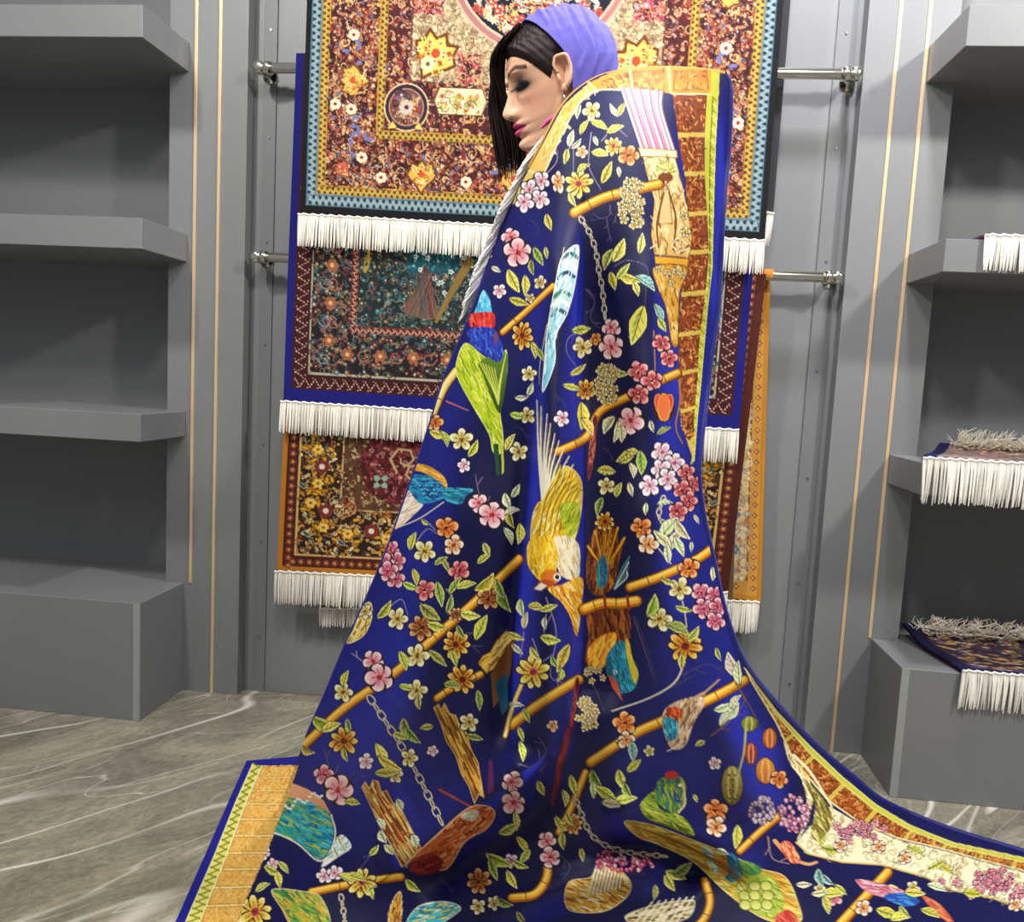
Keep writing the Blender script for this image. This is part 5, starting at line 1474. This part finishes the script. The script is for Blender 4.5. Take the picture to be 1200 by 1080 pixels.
yarn(raw_mesh('pile', P.reshape(-1, 3), grid_faces(NR, NC), M_SILK, cloak, lin(pc).reshape(-1, 3), True), pc)
# woven back, and the rolled selvedge joining both
qb, Pb = cloth(110, 80)
back = Pb + np.array([0, .012, -.004]); back[..., 2] = np.maximum(back[..., 2], .004)
raw_mesh('backing', back.reshape(-1, 3), grid_faces(110, 80)[:, ::-1], M_BACKING, cloak, smooth=True)
def selvedge(name, pts, r, m):
    V, F = tube_mesh(np.asarray(pts)[None], np.full((1, len(pts)), r), 8)
    return raw_mesh(name, V, F, m, cloak, smooth=True)
M_SELV = mat('navy selvedge', (.07, .07, .42), .6, noise=.1, nscale=200, sheen=.6, sheen_tint=(.2, .25, 1))
off = np.array([0, .006, -.002])
selvedge('selvedge', Pb[:, -1] + off, .0075, M_SELV)
selvedge('selvedge', Pb[0, 8:] + off, .0055, mat('gold border selvedge', (.80, .58, .20), .7, noise=.15, nscale=150))
selvedge('selvedge', Pb[[k for k in range(110) if qb[k, 0, 1] < 872], 0] + off * np.array([1, 1.4, 1]), .0055, M_SELV)
# the part of the carpet lying behind on the floor, with its left border
tq = np.stack(np.broadcast_arrays(np.zeros((1, 1)), np.zeros((1, 1))), -1)
tv = np.linspace(0, 1, 260)[:, None]; tu = np.linspace(0, 1, 200)[None, :]
tl, tr, br, bl = np.array((289, 891)), np.array((420, 880)), np.array((380, 1122)), np.array((187, 1122))
tq = (tl * (1 - tu[..., None]) + tr * tu[..., None]) * (1 - tv[..., None]) + (bl * (1 - tu[..., None]) + br * tu[..., None]) * tv[..., None]
tP = on_z(tq[..., 0], tq[..., 1], .011 + .003 * np.sin(tv * 9 + tu * 3))
tc_ = sample(K, tq[..., 0], tq[..., 1])
yarn(sheet_with_back('train', cloak, tP, lin(tc_), np.array([0, 0, -.0095]), M_SILK, (.08, .08, .5)), tc_)
# fringe of the end that is wrapped round her front
fq = [(641, 152), (625, 183), (607, 218), (592, 255), (577, 292), (566, 325)]
fp = on_y(np.array([p[0] for p in fq]), np.array([p[1] for p in fq]), np.array([1.46, 1.47, 1.48, 1.50, 1.51, 1.52]))
fringe('fringe', cloak, fp + np.array([.004, -.004, 0]), None, .062, 150, down=(-.62, -.02, -.78), jit=.10, r=.0020, thick=.008, wild=.12, col=(.97, .96, .95), header=False)
fringe('fringe', cloak, fp + np.array([-.004, .004, -.012]), None, .075, 130, down=(-.50, .02, -.86), jit=.16, r=.0019, thick=.010, wild=.16, col=(.95, .94, .93), header=False)

# ------------------------------------------------------------------ the woman wearing the carpet
HS, HP, HYAW, HTILT = 0.932, 0.2795, 0.199, 0.0746
EAR_C = np.array([-0.1294, 1.60, 1.5933])                    # middle of the skull at ear height
def head_rot():
    F = np.array([-math.cos(HP), 0, -math.sin(HP)]); U = np.array([-math.sin(HP), 0, math.cos(HP)])
    Lf = np.array([0, -1.0, 0])
    U2 = math.cos(HTILT) * U + math.sin(HTILT) * Lf; L2 = -math.sin(HTILT) * U + math.cos(HTILT) * Lf
    c, s = math.cos(HYAW), math.sin(HYAW)
    Rz = np.array([[c, -s, 0], [s, c, 0], [0, 0, 1]])       # turns the face a little to the viewer
    return np.stack([Rz @ F, Rz @ L2, Rz @ U2])
HR = head_rot()
def head_w(p):
    return EAR_C + HS * (np.asarray(p) @ HR)

prof = np.array([  # z, front, back, half width
    (.1235, -.012, -.034, .006), (.120, .012, -.058, .026), (.112, .034, -.080, .044), (.098, .056, -.096, .060), (.078, .076, -.107, .070), (.055, .0865, -.112, .0745),
    (.034, .0905, -.112, .0755), (.018, .0865, -.109, .0745), (.0, .0845, -.103, .0725), (-.025, .0865, -.093, .0695), (-.045, .0905, -.083, .0655), (-.058, .0925, -.076, .0620),
    (-.070, .0915, -.071, .0580), (-.084, .0885, -.068, .0540), (-.097, .0905, -.066, .0510), (-.108, .0855, -.066, .0495), (-.116, .0650, -.066, .0490), (-.124, .0360, -.067, .0490), (-.140, .0120, -.069, .0500), (-.165, .0040, -.072, .0520), (-.20, .002, -.078, .060), (-.225, .006, -.085, .085)])
NL, NA = 210, 200
zz = np.concatenate([np.linspace(.1235, .108, 16, endpoint=False), np.linspace(.108, -.125, 160, endpoint=False), np.linspace(-.125, -.225, NL - 176)])
sm = lambda k: np.interp(zz[::-1], prof[::-1, 0], prof[::-1, k])[::-1]
def smooth1(a, n=9):
    k = np.hanning(n + 2)[1:-1]; k /= k.sum()
    return np.convolve(np.pad(a, n // 2, mode='edge'), k, 'valid')
xf, xb, hw = smooth1(sm(1), 5), smooth1(sm(2)), smooth1(sm(3))
th = np.linspace(0, 2 * np.pi, NA, endpoint=False)
# more samples across the face
th = th + 0.42 * np.sin(th) * -1.0
def head_surface(off=0.0, face=True):
    T, Z = np.meshgrid(th, zz)
    a = (xf - xb)[:, None] / 2 + off; c = ((xf + xb) / 2)[:, None]
    ct, st = np.cos(T), np.sin(T)
    X = c + a * np.sign(ct) * np.abs(ct) ** .92
    jaw = np.interp(zz[::-1], [-.225, -.13, -.10, -.06, 0, .05, .13], [0, .0, .52, .44, .25, .16, .05])[::-1][:, None]
    Y = (hw[:, None] + off) * st * (1 - jaw * np.clip(ct, 0, 1) ** 1.6) * (1 + .10 * np.clip(ct, 0, 1) * np.clip((Z + .03) / .03, 0, 1))
    Zo = Z + off * np.clip((Z - .09) / .03, 0, 1)
    if face:
        fr = np.clip(ct * 2.2, 0, 1)
        az = lambda pts: np.interp(Z, [p[0] for p in pts], [p[1] for p in pts])
        nose = az([(-.056, 0), (-.050, .003), (-.0465, .014), (-.042, .0215), (-.036, .0265), (-.029, .0262), (-.012, .0170), (.006, .009), (.020, .0035), (.034, 0)])
        nw = az([(-.05, .0135), (-.036, .0132), (-.02, .0092), (.0, .0068), (.02, .008)])
        X = X + nose * np.exp(-(np.abs(Y) / nw) ** 2.1) * fr
        G = lambda y0, z0, sy, sz: np.exp(-((np.abs(Y) - y0) / sy) ** 2 - ((Z - z0) / sz) ** 2) * fr
        X = X + .009 * G(.0155, -.040, .0055, .0075)                # wings of the nose
        X = X - .0125 * G(.030, .012, .0155, .0125)                 # eye sockets
        X = X + .0085 * G(.032, .0105, .0125, .0088)                # lids over the eyeballs
        X = X + .003 * G(.030, .032, .018, .006)                    # brows
        Y = Y * (1 + .055 * np.exp(-((Z + .016) / .022) ** 2) * np.clip(ct, 0, 1))   # cheek bones
        X = X + .0078 * np.exp(-(Y / .021) ** 2) * (np.exp(-((Z + .0590) / .0055) ** 2) + 1.1 * np.exp(-((Z + .0745) / .0058) ** 2)) * fr
        X = X - .0045 * np.exp(-(Y / .023) ** 2) * np.exp(-((Z + .0660) / .0022) ** 2) * fr
        X = X - .0015 * np.exp(-(Y / .0035) ** 2) * np.exp(-((Z + .053) / .005) ** 2) * fr
        X = X + .0055 * np.exp(-(Y / .016) ** 2 - ((Z + .099) / .010) ** 2) * fr
        X = X - .003 * np.exp(-(Y / .02) ** 2 - ((Z + .0855) / .005) ** 2) * fr
    return np.stack([X, Y, Zo], -1)
Sf = head_surface()
X, Yh, Z = Sf[..., 0], Sf[..., 1], Sf[..., 2]
skin = lin(np.array((.93, .73, .60)))
C = np.ones((NL, NA, 3)) * skin
def tint(mask, col, k=1.0):
    global C
    m = np.clip(mask, 0, 1)[..., None] * k
    C = C * (1 - m) + lin(np.array(col)) * m
front = (np.cos(np.meshgrid(th, zz)[0]) > .15)
g = lambda y0, z0, sy, sz: np.exp(-((np.abs(Yh) - y0) / sy) ** 2 - ((Z - z0) / sz) ** 2) * front
tint(g(.047, -.030, .016, .018), (.85, .50, .44), .45)
tint(g(.031, .013, .0185, .0105), (.13, .07, .075), 1.0)                       # smoky shadow on the lids
tint(g(.032, .0045, .0175, .0075), (.03, .02, .025), 2.2)                   # lash line
tint(g(.032, -.003, .016, .006), (.30, .17, .15), .55)
bz = .0335 + .006 * np.clip((np.abs(Yh) - .014) / .02, 0, 1) - .006 * np.clip((np.abs(Yh) - .038) / .016, 0, 1)
tint(np.exp(-((Z - bz) / .0046) ** 4) * (np.abs(Yh) > .009) * (np.abs(Yh) < .056) * front, (.12, .07, .06), .92)
lipw = np.clip(1 - (np.abs(Yh) / .0255) ** 2, 0, 1)
tint(np.clip((lipw * .0150 - np.abs(Z + .0668)) / .0015, 0, 1) * front * (X > .07), (.76, .22, .46), .95)
tint(np.exp(-((Z + .0662) / .0013) ** 2) * (lipw > .1) * front, (.34, .06, .16), .8)
tint(g(.007, -.0465, .0038, .0022), (.25, .12, .1), .9)
V = [head_w(Sf.reshape(-1, 3))]; CC = [C.reshape(-1, 3)]
i = np.arange(NL * NA).reshape(NL, NA); j = np.roll(i, -1, 1)
Fh = [np.stack([i[:-1], i[1:], j[1:], j[:-1]], -1).reshape(-1, 4)]
nv = NL * NA
# ears: helix roll, bowl and lobe
def ear(sgn):
    out = []
    tt = np.linspace(-.55, 1.62, 30) * math.pi
    hx = -.010 - .0185 * np.cos(tt) * 1.0 * np.where(np.sin(tt) > 0, 1.05, .72); hz = .008 + .033 * np.sin(tt) * np.where(np.sin(tt) > 0, .95, 1.05)
    hx = -.006 + (-.0175) * np.sin(np.linspace(-.12, 1.02, 30) * math.pi) ** .8 * np.sign(np.sin(np.linspace(-.12, 1.02, 30) * math.pi))
    u = np.linspace(0, 1, 30)
    px_ = np.interp(u, [0, .12, .3, .5, .7, .85, .95, 1], [.004, .012, .006, -.016, -.022, -.014, -.004, .004])
    pz_ = np.interp(u, [0, .12, .3, .5, .7, .85, .95, 1], [.004, .018, .034, .032, .008, -.014, -.026, -.026])
    px_, pz_ = smooth1(px_, 5), smooth1(pz_, 5)
    py_ = .0715 + .013 * np.clip(-(px_ - .006) / .02, 0, 1) + .002
    path = np.stack([px_, sgn * py_, pz_], -1)
    v, f = tube_mesh(path[None], np.interp(u, [0, .2, .7, .9, 1], [.0028, .0040, .0036, .0048, .0045])[None], 10)
    out.append((v, f, skin * .97))
    # bowl
    cen = np.array([-.004, sgn * .0700, .004])
    R_, A_ = 10, 30
    ring = []
    for k in range(R_ + 1):
        q_ = k / R_
        ring.append(cen + (path - cen) * q_ + np.array([0, -sgn * .006 * math.sin(math.pi * q_) + sgn * .004 * math.exp(-((q_ - .62) / .1) ** 2), 0]))
    ring = np.array(ring)
    out.append((ring.reshape(-1, 3), grid_faces(R_ + 1, A_), skin * .86))
    tr = np.stack([np.array([.006, .006, .004]), sgn * np.array([.0745, .077, .0735]), np.array([.002, -.006, -.013])], -1)
    v, f = tube_mesh(tr[None], np.array([[.003, .0042, .003]]), 8); out.append((v, f, skin * .95))
    lv, lf_ = tube_mesh(np.array([[[-.004, sgn * .077, -.018], [-.002, sgn * .078, -.024], [.001, sgn * .076, -.029], [.002, sgn * .074, -.031]]]), np.array([[.005, .0065, .0055, .002]]), 10)
    out.append((lv, lf_, skin))
    return out
for s_ in (1, -1):
    for v, f, c in ear(s_):
        v = (v - np.array([-.003, s_ * .073, .004])) * np.array([.90, 1.15, 1.0]) + np.array([-.003, s_ * .0765, .004])
        V.append(head_w(v)); Fh.append(f + nv); CC.append(np.repeat(c[None], len(v), 0)); nv += len(v)

# body under the carpet: one skinned skeleton
NECK = head_w([-.035, 0, -.20])
def skinned(joints, bones, levels=2):
    bm = bmesh.new()
    lay = bm.verts.layers.skin.verify()
    vs = []
    for p, r in joints:
        v = bm.verts.new(p); v[lay].radius = (r, r) if np.isscalar(r) else r; vs.append(v)
    vs[0][lay].use_root = True
    for a, b in bones: bm.edges.new((vs[a], vs[b]))
    me = bpy.data.meshes.new('tmp'); bm.to_mesh(me); bm.free()
    o = bpy.data.objects.new('tmp', me); COL.objects.link(o)
    o.modifiers.new('s', 'SKIN').use_smooth_shade = True
    sb = o.modifiers.new('d', 'SUBSURF'); sb.levels = levels; sb.render_levels = levels
    bpy.context.view_layer.update()
    ev = o.evaluated_get(bpy.context.evaluated_depsgraph_get()); m2 = ev.to_mesh()
    v = np.array([tuple(k.co) for k in m2.vertices]); f = [tuple(p.vertices) for p in m2.polygons]
    ev.to_mesh_clear(); bpy.data.objects.remove(o); bpy.data.meshes.remove(me)
    return v, f
bx, by = NECK[0] + .03, 1.64
hand_r = on_y(np.array(815.), np.array(128.), 1.64)
hand_l = np.array([bx - .10, 1.60, 1.13])
shz = NECK[2] - .055
J = [((bx + .01, by, .93), (.115, .150)), ((bx, by, 1.08), (.100, .125)), ((bx - .005, by, 1.24), (.115, .150)), ((bx, by, shz), (.075, .10)), (tuple(NECK), .050), (tuple(head_w([-.03, 0, -.10])), .046),
     ((bx + .01, by - .15, shz - .01), .052), ((bx + .13, by - .02, shz - .16), .038), (tuple(hand_r + np.array([-.03, .02, -.06])), .026),
     ((bx + .01, by + .15, shz - .01), .052), ((bx - .03, by + .17, shz - .26), .040), (tuple(hand_l + np.array([.04, .03, .0])), .026),
     ((bx + .01, by - .085, .84), .085), ((bx - .01, by - .085, .47), .056), ((bx + .02, by - .065, .09), .034), ((bx - .09, by - .06, .035), .028),
     ((bx + .01, by + .085, .84), .085), ((bx + .02, by + .085, .47), .056), ((bx + .05, by + .085, .09), .036), ((bx - .07, by + .085, .035), .028)]
Bn = [(0, 1), (1, 2), (2, 3), (3, 4), (4, 5), (3, 6), (6, 7), (7, 8), (3, 9), (9, 10), (10, 11), (0, 12), (12, 13), (13, 14), (14, 15), (0, 16), (16, 17), (17, 18), (18, 19)]
bv, bf = skinned(J, Bn)
faces = [tuple(r) for F_ in Fh for r in F_.tolist()]
faces += [tuple(k + nv for k in f) for f in bf]
V.append(bv); CC.append(np.repeat(skin[None], len(bv), 0)); nv += len(bv)
# hands: palm and five bent fingers closing on the carpet edge
def hand(w, fwd, side, curl_dir):
    global nv
    fwd, side, cd = [np.array(k, float) / np.linalg.norm(k) for k in (fwd, side, curl_dir)]
    jo = [(tuple(w), .020), (tuple(w + fwd * .035), (.024, .014)), (tuple(w + fwd * .068), (.026, .012))]; bo = [(0, 1), (1, 2)]
    hv, hf = skinned(jo, bo, 2)
    parts_ = [(hv, hf)]
    for k, (o_, l_) in enumerate(((-.027, .062), (-.009, .074), (.010, .070), (.028, .054))):
        b = w + fwd * .064 + side * o_
        p1 = b + fwd * l_ * .42 + cd * l_ * .12; p2 = p1 + fwd * l_ * .10 + cd * l_ * .34; p3 = p2 - fwd * l_ * .16 + cd * l_ * .18
        parts_.append(skinned([(tuple(b - fwd * .012), .0095), (tuple(p1), .0088), (tuple(p2), .008), (tuple(p3), .0068)], [(0, 1), (1, 2), (2, 3)], 2))
    b = w + fwd * .018 - side * .020
    parts_.append(skinned([(tuple(b), .012), (tuple(b + fwd * .024 - side * .024 + cd * .012), .0105), (tuple(b + fwd * .050 - side * .026 + cd * .030), .009), (tuple(b + fwd * .064 - side * .018 + cd * .040), .0075)], [(0, 1), (1, 2), (2, 3)], 2))
    for v, f in parts_:
        V.append(v); CC.append(np.repeat(skin[None], len(v), 0)); faces.extend(tuple(q_ + nv for q_ in fc) for fc in f); nv += len(v)
hand(hand_r + np.array([-.03, .02, -.06]), (.25, .05, .9), (.9, .2, -.2), (.1, -.9, .2))
hand(hand_l + np.array([.04, .03, 0]), (-.8, -.3, .2), (.1, .1, .9), (-.2, -.9, 0))
M_SKIN = mat('skin', None, 0.45, spec=0.4, attr='pattern', noise=0.03, nscale=60)
M_SKIN.node_tree.nodes['Principled BSDF'].inputs['Subsurface Weight'].default_value = 0.12
M_SKIN.node_tree.nodes['Principled BSDF'].inputs['Subsurface Radius'].default_value = (.012, .004, .002)
woman = empty('person', (bx, by, 0.0), 'woman in a lavender headscarf looking down, wrapped in the blue bird carpet', 'person')
raw_mesh('body', np.vstack(V), faces, M_SKIN, woman, np.vstack(CC), True)

# eyelashes
ls = []
for sg in (1, -1):
    for k in range(16):
        t = k / 15
        y = sg * (.018 + .031 * t); x0 = float(np.interp(abs(y), [.018, .032, .049], [.0870, .0875, .0770])) - .0015; z0 = .0045 - .002 * math.sin(math.pi * t)
        ls.append([(x0, y, z0), (x0 + .004, y + sg * .001, z0 - .003), (x0 + .0075, y + sg * .003 * t, z0 - .0025)])
v, f = tube_mesh(head_w(np.array(ls)), np.repeat([[.0007, .0006, .0002]], len(ls), 0), 4)
tag(raw_mesh('eyelashes', v, f, mat('lash black', (.03, .02, .02), .5, noise=.05), woman), kind='stuff')

# hair: combed cap in front of the scarf, and the long lock falling on the far side of her face
M_HAIR = mat('dark brown hair', None, 0.5, spec=0.3, attr='pattern', noise=0.25, nscale=300)
Hs = head_surface(.0065, False)
HX, HY, HZ = Hs[..., 0], Hs[..., 1], Hs[..., 2]
hl_x = [-.05, .004, .013, .020, .032, .058, .078, .092]; hl_z = [.034, .034, .010, -.004, .012, .043, .062, .072]
hairline = np.interp(HX, hl_x, hl_z)
margin = np.clip((HZ - hairline) / .016, 0, 1)
comb = np.sin(HX * 900 + HZ * 260 + 2.0 * np.sin(HZ * 90)) * .0007 + np.sin(HX * 420 - HZ * 300) * .0006
grow = (margin ** .6 - 1) * .0085 + .004 * np.clip((HX - .03) / .04, 0, 1) * margin + comb * margin
nrm = np.stack([HX * .6, HY, HZ * .6], -1); nrm /= np.linalg.norm(nrm, axis=-1, keepdims=True) + 1e-9
Hs = Hs + nrm * grow[..., None]
keep = (HZ > hairline) & (HZ > -.06)
fi = np.stack([i[:-1], i[1:], j[1:], j[:-1]], -1).reshape(-1, 4)
kf = keep.ravel()[fi].all(1)
tone = lin(np.array((.14, .09, .075)))[None] * (1 + .5 * np.sin(HX * 700 + HZ * 220).reshape(-1, 1) * .5)
raw_mesh('hair', head_w(Hs.reshape(-1, 3)), fi[kf], M_HAIR, woman, tone, True)
N_ = 260
st = []; rr = []
for k in range(N_):
    u = rng.random()
    v_ = rng.random()
    a = np.array([612 - 26 * u + rng.normal(0, 2), 27 + 24 * u])
    b = np.array([592 - 15 * u + rng.normal(0, 2), 58 + 14 * u])
    c = np.array([575 + 17 * v_ + rng.normal(0, 1), 112])
    d = np.array([577 + 38 * v_ ** 1.1, 162 + rng.normal(0, 6)])
    e = np.array([584 + 30 * v_, rng.uniform(180, 214)])
    pts = np.array(spl([a, b, c, d, e], False, 4))
    Yv = np.interp(np.linspace(0, 1, len(pts)), [0, .25, .6, 1], [1.570, 1.600, 1.645, 1.655]) + rng.normal(0, .010) + np.linspace(0, 1, len(pts)) * rng.normal(0, .006)
    st.append(on_y(pts[:, 0], pts[:, 1], Yv)); rr.append(np.interp(np.linspace(0, 1, len(pts)), [0, .1, .7, 1], [.0012, .0019, .0017, .0004]))
v, f = tube_mesh(np.array(st), np.array(rr), 5)
tn = np.repeat(lin(np.array((.13, .085, .075)))[None] * np.repeat(rng.uniform(.5, 1.4, N_), 17)[:, None], 5, 0)
tag(raw_mesh('hair_lock', v, f, M_HAIR, woman, tn, True), kind='stuff')

# headscarf over the back of the head
T_, Zs = np.meshgrid(th, zz)
Ss = head_surface(.0125, False)
SX, SY, SZ = Ss[..., 0], Ss[..., 1], Ss[..., 2]
xbnd = np.interp(SZ, [-.23, -.10, -.03, .030, .045, .075, .118, .14], [.03, -.006, -.0165, -.0170, -.008, .010, .036, .045])
ang = np.arctan2(SZ + .03, -SX + .03)
dv = (SX - xbnd) * .75 + SZ * .42
pl = (np.sin(dv * 330 + 2.0 * np.sin(SZ * 30)) * .0016 + np.abs(np.sin(dv * 190 + 1.5 * np.sin(SZ * 22 + SY * 25))) * .0030 + .0016 * np.sin(dv * 620 + SY * 60)) * np.clip((xbnd - SX) / .02, 0, 1)
flare = np.clip((-.06 - SZ) / .10, 0, 1) * .022
nrm = np.stack([SX + .03, SY, SZ * .8 + .02], -1); nrm[..., 2] *= (SZ > -.05); nrm /= np.linalg.norm(nrm, axis=-1, keepdims=True) + 1e-9
rim = .0022 * np.exp(-((xbnd - SX) / .004) ** 2)
back_bulge = .012 * np.clip((-.03 - SX) / .06, 0, 1) * np.clip((.10 - SZ) / .08, 0, 1)
Ss = Ss + nrm * (pl + flare + rim + back_bulge)[..., None]
inside = SX < xbnd
kf = inside.ravel()[fi].any(1) & (SZ.ravel()[fi] > -.215).all(1)
Ss[..., 0] = np.where(inside, Ss[..., 0], xbnd)
M_SCARF = mat('lavender jersey scarf', (.43, .40, .80), 0.75, noise=.07, nscale=120, bump=.1, sheen=.25, sheen_tint=(.7, .7, 1))
sc = raw_mesh('headscarf', head_w(Ss.reshape(-1, 3)), fi[kf], M_SCARF, woman, smooth=True)
sm_ = sc.modifiers.new('thick', 'SOLIDIFY'); sm_.thickness = .0025; sm_.offset = -1
# magenta collar edge showing under the jaw, small drop earring
cl = on_y(np.array([634., 642, 650, 662, 680]), np.array([150., 142, 137, 140, 150]), np.array([1.515, 1.512, 1.51, 1.515, 1.53]))
v, f = tube_mesh(cl[None], np.array([[.002, .005, .006, .006, .004]]), 10)
raw_mesh('collar', v, f, mat('magenta collar', (.86, .36, .60), .6, noise=.08), woman, smooth=True)
ep = head_w([.001, .078, -.036])
bm = lathe_bm([(ep[2] + .004, .0012), (ep[2] - .002, .002), (ep[2] - .010, .0035), (ep[2] - .014, .001)], 'z', (ep[0], ep[1], 0), 12)
bm_obj('earring', bm, M_STEEL, woman, smooth=True)
# long dark dress under the carpet
pr = [(shz + .035, .075, .085), (shz - .01, .10, .175), (shz - .10, .125, .185), (1.22, .125, .16), (1.08, .11, .14), (.93, .13, .16), (.6, .14, .15), (.3, .145, .13), (.06, .145, .12)]
tt = np.linspace(0, 2 * np.pi, 49)[:-1]
rings = []
for z_, a_, b_2 in pr:
    w_ = 1 + (.05 * np.sin(tt * 9) * np.clip((1.0 - z_), 0, 1))
    rings.append(np.stack([bx + .005 + a_ * np.cos(tt) * w_, by + b_2 * np.sin(tt) * w_, np.full(48, z_)], -1))
rings = np.array(rings)
ii = np.arange(len(pr) * 48).reshape(len(pr), 48); jj = np.roll(ii, -1, 1)
raw_mesh('dress', rings.reshape(-1, 3), np.stack([ii[:-1], ii[1:], jj[1:], jj[:-1]], -1).reshape(-1, 4), mat('black dress', (.06, .06, .07), .8, noise=.1), woman, smooth=True)

# ------------------------------------------------------------------ folded rugs on the right-hand shelves
def paint_small(bg, n, seed_cols, edge):
    cv = Canvas(0, 0, 260, 150, 1.6, edge)
    cv.poly([(7, 7), (253, 7), (253, 143), (7, 143)], bg)
    floral(cv, 9, 9, 251, 141, n, bg, [H('2a2030'), H('c8a880'), H('5a4a50')], seed_cols, [H('e0d0a0'), H('4a2028')], (2, 4.5))
    return cv
def folded(label, corners, cv, th_, edge_col, front_len, n_f, wild_top=True, fl0=0.0, front_root=None, curl_edge=0.0, top_n=240):
    """corners: back-left, back-right, front-right, front-left of the upper face (world)"""
    bl, br, fr, fl_ = [np.array(c, float) for c in corners]
    r = empty('folded_rug', tuple((bl + br + fr + fl_) / 4 - np.array([0, 0, th_])), label, 'rug', 'folded rugs on the right shelves')
    U_, W_ = np.meshgrid(np.linspace(0, 1, 230), np.linspace(0, 1, 120))
    P = bilin((bl, br, fr, fl_), U_, W_)
    P[..., 2] += .004 * np.sin(U_ * 7) * np.sin(W_ * 5 + 1) + curl_edge * np.exp(-((W_) / .25) ** 2) - .5 * th_ * np.exp(-((1 - W_) / .05) ** 2) * .4
    c = lin(sample(cv, U_ * 260, W_ * 150))
    sheet_with_back('pile', r, P, c, np.array([0, 0, -th_ * .48]), M_PILE_D, edge_col)
    P2 = P[::6, ::6].copy(); P2[..., 2] = P2[..., 2] - th_ * .52
    P2[..., 0] += .004; P2[..., 1] += .002
    sheet_with_back('lower_fold', r, P2, np.broadcast_to(lin(np.array((.42, .08, .20))), P2.shape), np.array([0, 0, -th_ * .40]), M_PILE_D, (.38, .07, .2))
    d_ = fr - fl_
    z_ = np.array([0, -.004, -th_ * .3])
    fringe('fringe', r, fl_ + d_ * fl0 + z_, fr + z_, front_len, n_f, thick=.007, r=.0026, col=(.93, .92, .88), jit=.03, lean=-.02)
    if wild_top:
        b2 = bl + (fl_ - bl) * .08 + np.array([.03, 0, 0])
        e2 = br + (fr - br) * .08
        zt_ = np.array([0, 0, curl_edge + .003])
        fringe('upper_fringe', r, b2 + zt_, e2 + zt_, .085, top_n, down=(-.12, -.75, .30), jit=.40, wild=.45, r=.0013, thick=.02, col=(.97, .94, .88), dy=-1, header=True)
        fringe('upper_fringe', r, b2 + zt_, e2 + zt_, .055, top_n, down=(.08, -.5, .7), jit=.5, wild=.55, r=.0012, thick=.02, col=(.95, .92, .86), header=False)
    return r
cvS1 = paint_small(H('8c7a74'), 700, [H('a86a6c'), H('c8b49a'), H('6a6478'), H('8a5a5a')], H('1a1a4c'))
cvS2 = paint_small(H('3a2a34'), 900, [H('a8804c'), H('8a5a58'), H('c8a878'), H('4a4a7c'), H('b89460')], H('14143c'))
# lowest: on the plinth
fl_ = on_z(np.array(1139.), np.array(791.), .368); fl_[1] = YS - .004
folded('dark patterned folded rug with a messy upper fringe, lying on the right plinth', ((float(on_z(np.array(1052.), np.array(736.), .37)[0]), 2.46, .366), (2.0, 2.46, .366), (2.0, YS - .004, .366), tuple(fl_ * np.array([1, 1, 0]) + np.array([0, 0, .366]))), cvS2, .016, (.07, .07, .25), .098, 300, curl_edge=.03, top_n=460)
fl_ = on_z(np.array(1130.), np.array(545.), .905); fl_[1] = YS - .004
folded('folded rug with navy edge and crimson underside, on the right shelf above the plinth', ((float(on_z(np.array(1082.), np.array(523.), .906)[0]), 2.44, .906), (2.0, 2.44, .906), (2.0, YS - .004, .906), (fl_[0], YS - .004, .906)), cvS1, .020, (.08, .07, .32), .112, 300, curl_edge=.02, top_n=460)
fl_ = on_y(np.array(1152.), np.array(283.), YS - .004)
folded('folded rug on the second shelf from the top, only its white fringe in view', ((fl_[0] + .02, 2.45, 1.455), (2.0, 2.45, 1.455), (2.0, YS - .004, 1.455), (fl_[0], YS - .004, 1.455)), cvS1, .014, (.5, .3, .35), .085, 260, wild_top=False)
